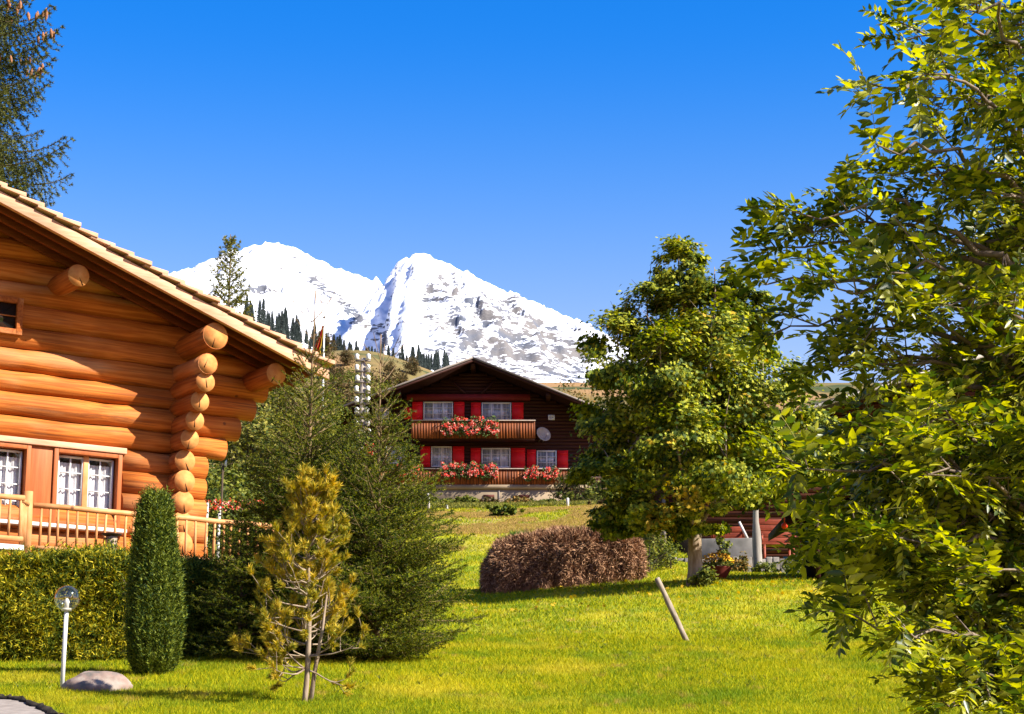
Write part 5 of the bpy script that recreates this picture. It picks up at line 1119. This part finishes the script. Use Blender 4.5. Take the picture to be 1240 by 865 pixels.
# shed with a dark roof slope at the right
SY = 47.0; zs_ = float(H(qx(1100, SY), SY)) - .3; sh = empty('dark_shed', (qx(1100, SY), SY, zs_), 0, 'low dark shed with a mossy sloping roof half hidden by the ash leaves', 'shed'); SO = (qx(1100, SY), SY, zs_)
m_shedw = M('shed_shade_black', (.022, .014, .010), (.012, .009, .007), 3, (6, 1, .4), 1, .3, spec=.02)  # near-black wall colour stands in for the shade inside the open shed
m_moss = M('mossy_roof', (.10, .10, .05), (.045, .04, .03), 3, rough=1, bump=.6)
xl_, zl_ = qx(946, SY), pz(640, SY); xr_, zr_2 = qx(1170, SY), pz(520, SY); xe, ze = qx(1394, SY), pz(640, SY)
mb = MB(); mb.prism([(xl_, SY - 1.0, zl_), (xr_, SY - 1.0, zr_2), (xr_, SY - 1.0, zr_2 + .16), (xl_, SY - 1.0, zl_ + .16)], (0, 3.2, 0)); rf = mb.build('roof', m_moss, sh, off=SO)
mb = MB(); mb.prism([(xr_ + .001, SY - 1.0, zr_2), (xe, SY - 1.0, ze), (xe, SY - 1.0, ze + .16), (xr_ + .001, SY - 1.0, zr_2 + .16)], (0, 3.2, 0)); mb.build('roof', m_moss, sh, off=SO)
mb = MB(); mb.prism([(xl_, SY - 1.05, zl_ - .22), (xr_, SY - 1.05, zr_2 - .22), (xr_, SY - 1.05, zr_2 + .10), (xl_, SY - 1.05, zl_ + .10)], (0, .045, 0)); mb.build('verge_board', m_chal, rf, off=SO)
xw = qx(988, SY); mb = MB(); zwl = zl_ + (xw - xl_) / (xr_ - xl_) * (zr_2 - zl_) - .02; mb.prism([(xw, SY, zs_ - .3), (qx(1352, SY), SY, zs_ - .3), (qx(1352, SY), SY, zwl), (xr_, SY, zr_2 - .02), (xw, SY, zwl)], (0, 2.1, 0)); mb.build('wall', m_shedw, sh, off=SO)
mb = MB(); xp = qx(984, SY); mb.tube([(xp, SY - .9, zs_ - .2), (xp, SY - .9, zl_ + .6)], .05, 8); mb.build('roof_post', m_chal, sh, off=SO)
mb = MB(); xs = np.linspace(xl_, qx(1112, SY), 150)
for x in xs: z = zl_ + .17 + (x - xl_) / (xr_ - xl_) * (zr_2 - zl_); mb.sphere((x, SY - .95 + .1 * rg.randn(), z), (.035, .04, .02 + .015 * rg.rand()), 6, 4)
mb.build('verge_stones', m_gut, rf, off=SO)
mb = MB(); c = at(950, 637, 45.9); mb.sphere((0, 0, 0), .075, 14, 9); mb.tube([(0, 0, .06), (0, 0, .25)], .012, 6); o = mb.build('red_ball_ornament', M('red_plastic', (.75, .06, .02), rough=.3, bump=0), smooth=True); o.location = c; tag(o, 'small red ball hanging under the low corner of the shed roof', 'ornament')
# flower bowl, staked plant, yard weeds
P = gpt(869, 47.5); r_ = empty('flower_pot', P, 0, 'dark red clay bowl of yellow flowers at the foot of the maple', 'flower pot'); mb = MB(); mb.tube([(0, 0, 0), (0, 0, .03), (0, 0, .15), (0, 0, .26), (0, 0, .28), (0, 0, .27)], [.16, .19, .27, .32, .33, .28], 20); mb.build('bowl', M('red_clay', (.16, .03, .02), (.18, .04, .03)), r_)
n = 420; a = rg.rand(n) * 6.28; q = .38 * np.sqrt(rg.rand(n)); Pq = np.column_stack([q * np.cos(a), q * np.sin(a), .30 + .26 * (1 - (q / .42) ** 2) * rg.rand(n)]); mb = MB(); leaves(mb, Pq, rg.randn(n, 3) + [0, -.6, 1.2], .07, rg, *QUAD); mb.build('leaves', m_bushg, r_)
n = 300; a = rg.rand(n) * 6.28; q = .40 * np.sqrt(rg.rand(n)); Pq = np.column_stack([q * np.cos(a), q * np.sin(a), .36 + .24 * (1 - (q / .45) ** 2) + .03 * rg.randn(n)]); mb = MB(); leaves(mb, Pq, rg.randn(n, 3) * .6 + [0, -.5, 1.2], .075, rg, *QUAD); mb.build('flowers', M('yellow_petals', (.85, .50, .02), (.75, .30, .02), 6, bump=0, island=.8), r_)
for (xx, Yb, w_, h_, m, lab) in [(856, 44.6, .65, .45, m_bushg, 'leafy low plant at the foot of the maple trunk in front of the bowl'), (877, 56.0, .45, 1.2, m_bushg, 'tall thin staked plant before the concrete trough'), (895, 56.2, .7, .7, m_busha, 'yellow leafed bushy plant left of the grey post'), (927, 56.3, .9, .45, m_bushg, 'green tuft of weeds at the foot of the grey post'),
     (786, 52.5, 1.5, 1.0, m_bushg, 'bright green leafy weeds at the right end of the brushwood heap'), (812, 53.5, 1.2, .7, m_bushg, 'green weeds between the brushwood heap and the maple trunk'), (962, 55.5, 1.2, .55, m_bushg, 'green shrub before the stone wall near the shed corner'), (800, 56.5, 1.3, 1.2, m_larch, 'straw yellow shrub in front of the dark doorway')]:
    bushy('leafy_plant', gpt(xx, Yb), w_, h_, lab, m, rg, nl=3, ls=.085, clumps=24, per=34)

# ------------------------------------------------------------------ garden behind the log house corner
rg = np.random.RandomState(101)
for (xx, Yb, w_, h_, m, lab) in [(262, 62, 3.2, 3.3, m_bushg, 'dark green bush just right of the log house corner'), (300, 66, 4.0, 5.2, m_larch, 'olive green feathery bush right of the log house under its eave'), (335, 74, 4.6, 7.0, m_larch, 'tall olive shrubby tree behind the left young spruce'),
     (372, 84, 4.6, 5.5, m_bushg, 'green bushy tree left of the flagpole'), (405, 88, 3.6, 3.0, m_bushg, 'green shrub at the left end of the dark chalet'), (278, 56, 2.2, 1.5, m_bushg, 'low green bush behind the balcony rail end')]:
    bushy('garden_tree' if h_ > 3 else 'garden_shrub', gpt(xx, Yb), w_, h_, lab, m, rg, cat='tree' if h_ > 3 else 'shrub', nl=6, ls=.15, clumps=110, per=60)
r_ = empty('flower_bed', gpt(279, 50), 0, 'raised bed of small red flowers seen over the balcony rail end', 'flower bed'); mb = MB(); mb.box(-.75, -.25, -.2, .75, .25, .3); mb.build('border', m_stake, r_)
dzb = (at(279, 606, 50) - gpt(279, 50))[2]
mb = MB(); n = 900; Pq = np.column_stack([rg.uniform(-.75, .75, n), rg.uniform(-.25, .25, n), rg.uniform(.2, dzb, n)]); leaves(mb, Pq, rg.randn(n, 3) + [0, -1, .6], .08, rg, *QUAD); mb.build('leaves', m_bushg, r_)
mb = MB(); n = 260; Pq = np.column_stack([rg.uniform(-.75, .75, n), rg.uniform(-.3, .25, n), rg.uniform(dzb - .25, dzb, n)]); leaves(mb, Pq, rg.randn(n, 3) + [0, -1, .6], .06, rg, *QUAD); mb.build('flowers', m_ger, r_)
for (xx, yt, lab) in [(247, 609, 'white garden stake nearest the log house corner'), (262, 614, 'shorter white garden stake beside the red flower bed')]:
    P = gpt(xx, 52); mb = MB(); mb.tube([(0, 0, -.2), (.02, 0, at(xx, yt, 52)[2] - P[2])], .035, 8); o = mb.build('fence_stake', m_stake); o.location = P; tag(o, lab, 'stake', 'white stakes behind the log house')
c = at(272, 562, 60); V = [(0, 0, 0)]; ds = MB()
r_ = empty('satellite_dish', (c[0], c[1], float(H(c[0], c[1]))), R(105), 'small white satellite dish on a post right of the log house corner', 'satellite dish'); zc = c[2] - float(H(c[0], c[1]))
for i in range(1, 5):
    for j in range(16): a = j * 6.283 / 16; q = .13 * i / 4; V.append((q * math.cos(a), -.4 * q * q / .13, q * math.sin(a)))
ds.add(V, [np.array([[0, 1 + j, 1 + (j + 1) % 16] for j in range(16)]), np.array([[1 + (i - 1) * 16 + j, 1 + i * 16 + j, 1 + i * 16 + (j + 1) % 16, 1 + (i - 1) * 16 + (j + 1) % 16] for i in range(1, 4) for j in range(16)])])
o = ds.build('dish', m_white, r_, smooth=True); o.location = (0, 0, zc); mb = MB(); mb.tube([(0, .05, -.2), (0, .05, zc)], .03, 8); mb.tube([(0, .02, zc - .1), (-.2, -.2, zc)], .012, 6); mb.build('arm', m_twigd, r_)

# ------------------------------------------------------------------ trees on the hillside and in the snow
rg = np.random.RandomState(111)
HT = [(402, 190, 5.0, 5.6, m_bushb, 'broad brown green tree on the hillside behind the flagpole'), (425, 230, 6.5, 6.0, m_bushg, 'green tree on the hillside just left of the utility pole top'), (455, 210, 5.0, 4.2, m_larch, 'yellow green tree on the hillside right of the utility pole top'), (488, 150, 5.4, 5.2, m_bushb, 'round dark olive tree against the brown hill left of the chalet roof'), (690, 150, 6.0, 6.6, m_busha, 'rust and green autumn tree behind the right slope of the chalet roof'), (712, 132, 4.6, 4.6, m_bushg, 'green tree beside the right eave of the chalet below the maple'), (668, 175, 3.4, 4.4, m_bushb, 'small brown tree above the right slope of the chalet roof')]
for (xx, Yb, w_, h_, m, lab) in HT: bushy('hillside_tree', gpt(xx, Yb), w_, h_, lab, m, rg, cat='tree', nl=6, ls=.24, clumps=90, per=60, trunk=.1)
proto = [bushy('hillside_tree', gpt(470, 260), 5.0, 5.5, 'small grey brown autumn tree scattered on the brown hillside left of the chalet', m_bushb, rg, cat='tree', nl=5, ls=.34, clumps=50, per=50, group='autumn trees scattered on the hillside')]
def copy_tree(o, parent=None):
    c = o.copy(); COL.objects.link(c); c.parent = parent
    for h_ in list(o.children): copy_tree(h_, c)
    return c
for k in range(34):
    c = copy_tree(proto[0]); xx = rg.uniform(385, 500); Yb = rg.uniform(170, 300)
    c.location = gpt(xx, Yb); s_ = rg.uniform(.25, .62) * (Yb / 300 + .2); c.scale = (s_, s_, s_ * rg.uniform(.8, 1.2)); c.rotation_euler = (0, 0, rg.rand() * 6.28)
# dark firs on the snow: one prototype, individual copies
m_fir = M('far_fir_needles', (.10, .125, .11), (.05, .07, .06), 1, rough=.9, bump=0, island=.7)
def fir_proto(h, r, seed):
    g = np.random.RandomState(seed); root = empty('fir_tree', (0, 0, 0), 0, 'dark far fir standing in the belt across the snowy slope', 'tree', 'dark firs across the snowy slope')
    mb = MB(); P0 = []; P1 = []; z = h * .06
    while z < h:
        u = z / h; L = r * (1 - u) ** 1.0 * (.75 + .5 * g.rand()) + .05
        for i in range(9): a = g.rand() * 6.28; P0.append((0, 0, z)); P1.append((L * math.cos(a), L * math.sin(a), z - .25 * L))
        z += .42
    needles(mb, P0, P1, 16, .55, .34, g, .8); mb.build('crown', m_fir, root); mb = MB(); mb.tube([(0, 0, -1), (0, 0, h)], [.25, .03], 5); mb.build('trunk', m_twigd, root); return root
fp_ = [fir_proto(15, 2.9, 1), fir_proto(13, 2.5, 2)]
belt = []
for (xa, ya, xb, yb, n, dist) in [(296, 384, 352, 412, 30, 930), (350, 408, 400, 438, 26, 880), (392, 440, 430, 448, 36, 830), (428, 446, 470, 450, 30, 850), (466, 446, 505, 452, 30, 880), (500, 428, 546, 436, 26, 1250), (330, 400, 345, 404, 5, 900), (505, 447, 515, 449, 3, 1000), (406, 432, 424, 436, 10, 900)]:
    for k in range(n):
        t = rg.rand(); xx = xa + (xb - xa) * t + rg.randn() * 3; yb_ = ya + (yb - ya) * t; Yd = dist * rg.uniform(.92, 1.12); belt.append((xx, Yd, yb_, dist, xa))
for k, (xx, Yd, yb_, dd_, xa_) in enumerate(belt):
    c = fp_[k % 2] if k < 2 else copy_tree(fp_[k % 2]); P = gpt(xx, Yd); c.location = P - np.array([0, 0, .5]); s_ = rg.uniform(.45, .95) * Yd / 1000; c.scale = (s_, s_, s_); c.rotation_euler = (0, 0, rg.rand() * 6.28)
    lab_ = {296: ('dark fir in the belt just above the log house roof edge', 'firs above the log house roof'), 330: ('dark fir in the belt just above the log house roof edge', 'firs above the log house roof'),
            500: ('dark fir in the separate far group left of the chalet gable', 'firs left of the chalet gable')}.get(xa_, ('dark fir in the belt between the flagpole and the chalet gable', 'firs between flagpole and gable'))
    c['label'], c['group'] = lab_

# ------------------------------------------------------------------ grass
rg = np.random.RandomState(121)
def in_road(X, Y):                               # left of the road edge line
    xe_ = np.interp(Y, ed[::-1, 1], ed[::-1, 0], left=99, right=-99); return X < xe_ + .04
def blades(n, Y0, Y1, hb, wb):
    u = rg.rand(n); Yv = Y0 * (Y1 / Y0) ** u; Xv = rg.uniform(-.31, .31, n) * (Yv + 2); kp = ~in_road(Xv, Yv); Xv, Yv = Xv[kp], Yv[kp]; n = len(Xv)
    cl = fbm(Xv * 1.7, Yv * 1.7, 4, 2); hgt = hb * (.45 + 1.1 * cl) * (.6 + .8 * rg.rand(n)) * (1 + .25 * (Yv / 25 - 1)); wd = wb * (Yv / 22)
    Zv = np.array(H(Xv, Yv)); b = np.column_stack([Xv, Yv, Zv]); d = unit(np.column_stack([rg.randn(n) * .55, rg.randn(n) * .55, np.ones(n)])); w_ = unit(np.cross(d, rg.randn(n, 3))) * (wd * .5)[:, None]
    tip = b + d * hgt[:, None] + np.column_stack([rg.randn(n), rg.randn(n), 0 * Xv]) * .012
    return np.stack([b - w_, b + w_, tip], 1).reshape(-1, 3)
V = np.vstack([blades(430000, 19.5, 34, .055, .0085), blades(330000, 34, 101, .06, .0095)])
go = link('grass', mesh('grass', V, [np.arange(len(V)).reshape(-1, 3)]), m_grass); tag(go, 'short bright green meadow grass', 'grass', kind='stuff')
def scatter(name, n, Y0, Y1, xr, m, size, label, tpl=QUAD, filt=None, up=.03, blade=False):
    Yv = rg.uniform(Y0, Y1, n); Xv = rg.uniform(xr[0], xr[1], n)
    if filt is not None: k_ = filt(Xv, Yv); Xv, Yv = Xv[k_], Yv[k_]
    n = len(Xv); P = np.column_stack([Xv, Yv, np.array(H(Xv, Yv)) + up]); mb = MB()
    if blade: needles(mb, P - [0, 0, up], P + [0, 0, .01], 5, size, size * .14, rg, fwd=1.1)
    else: leaves(mb, P, rg.randn(n, 3) * .5 + [0, 0, 1], size * (.6 + .8 * rg.rand(n)), rg, *tpl)
    o = mb.build(name, m); tag(o, label, 'ground litter', kind='stuff'); return o
m_straw = M('dry_straw_grass', (.66, .44, .14), (.36, .24, .07), .6, rough=.9, bump=0, island=.6, world=True, transl=.2)
scatter('dry_grass', 60000, 64, 92, (-3.5, 7.5), m_straw, .09, 'dry straw coloured grass on the upper lawn', filt=lambda X, Y: fbm(X * .45, Y * .25, 4, 6) + .10 * sm(0, 4, X) + .08 * sm(66, 80, Y) > .60, blade=True)
scatter('fallen_leaves', 420, 40, 52, (-1.5, 7.5), m_mapley, .09, 'yellow leaves fallen on the grass around the maple', tpl=MAPLE, up=.05)
scatter('meadow_weeds', 2600, 20, 48, (-6.0, 9.5), m_bushg, .07, 'broad-leaved weeds between the grass blades', filt=lambda X, Y: (fbm(X * .8, Y * .8, 3, 1) > .56) & ~in_road(X, Y), blade=True, up=.03)
print('objects', len(bpy.data.objects))
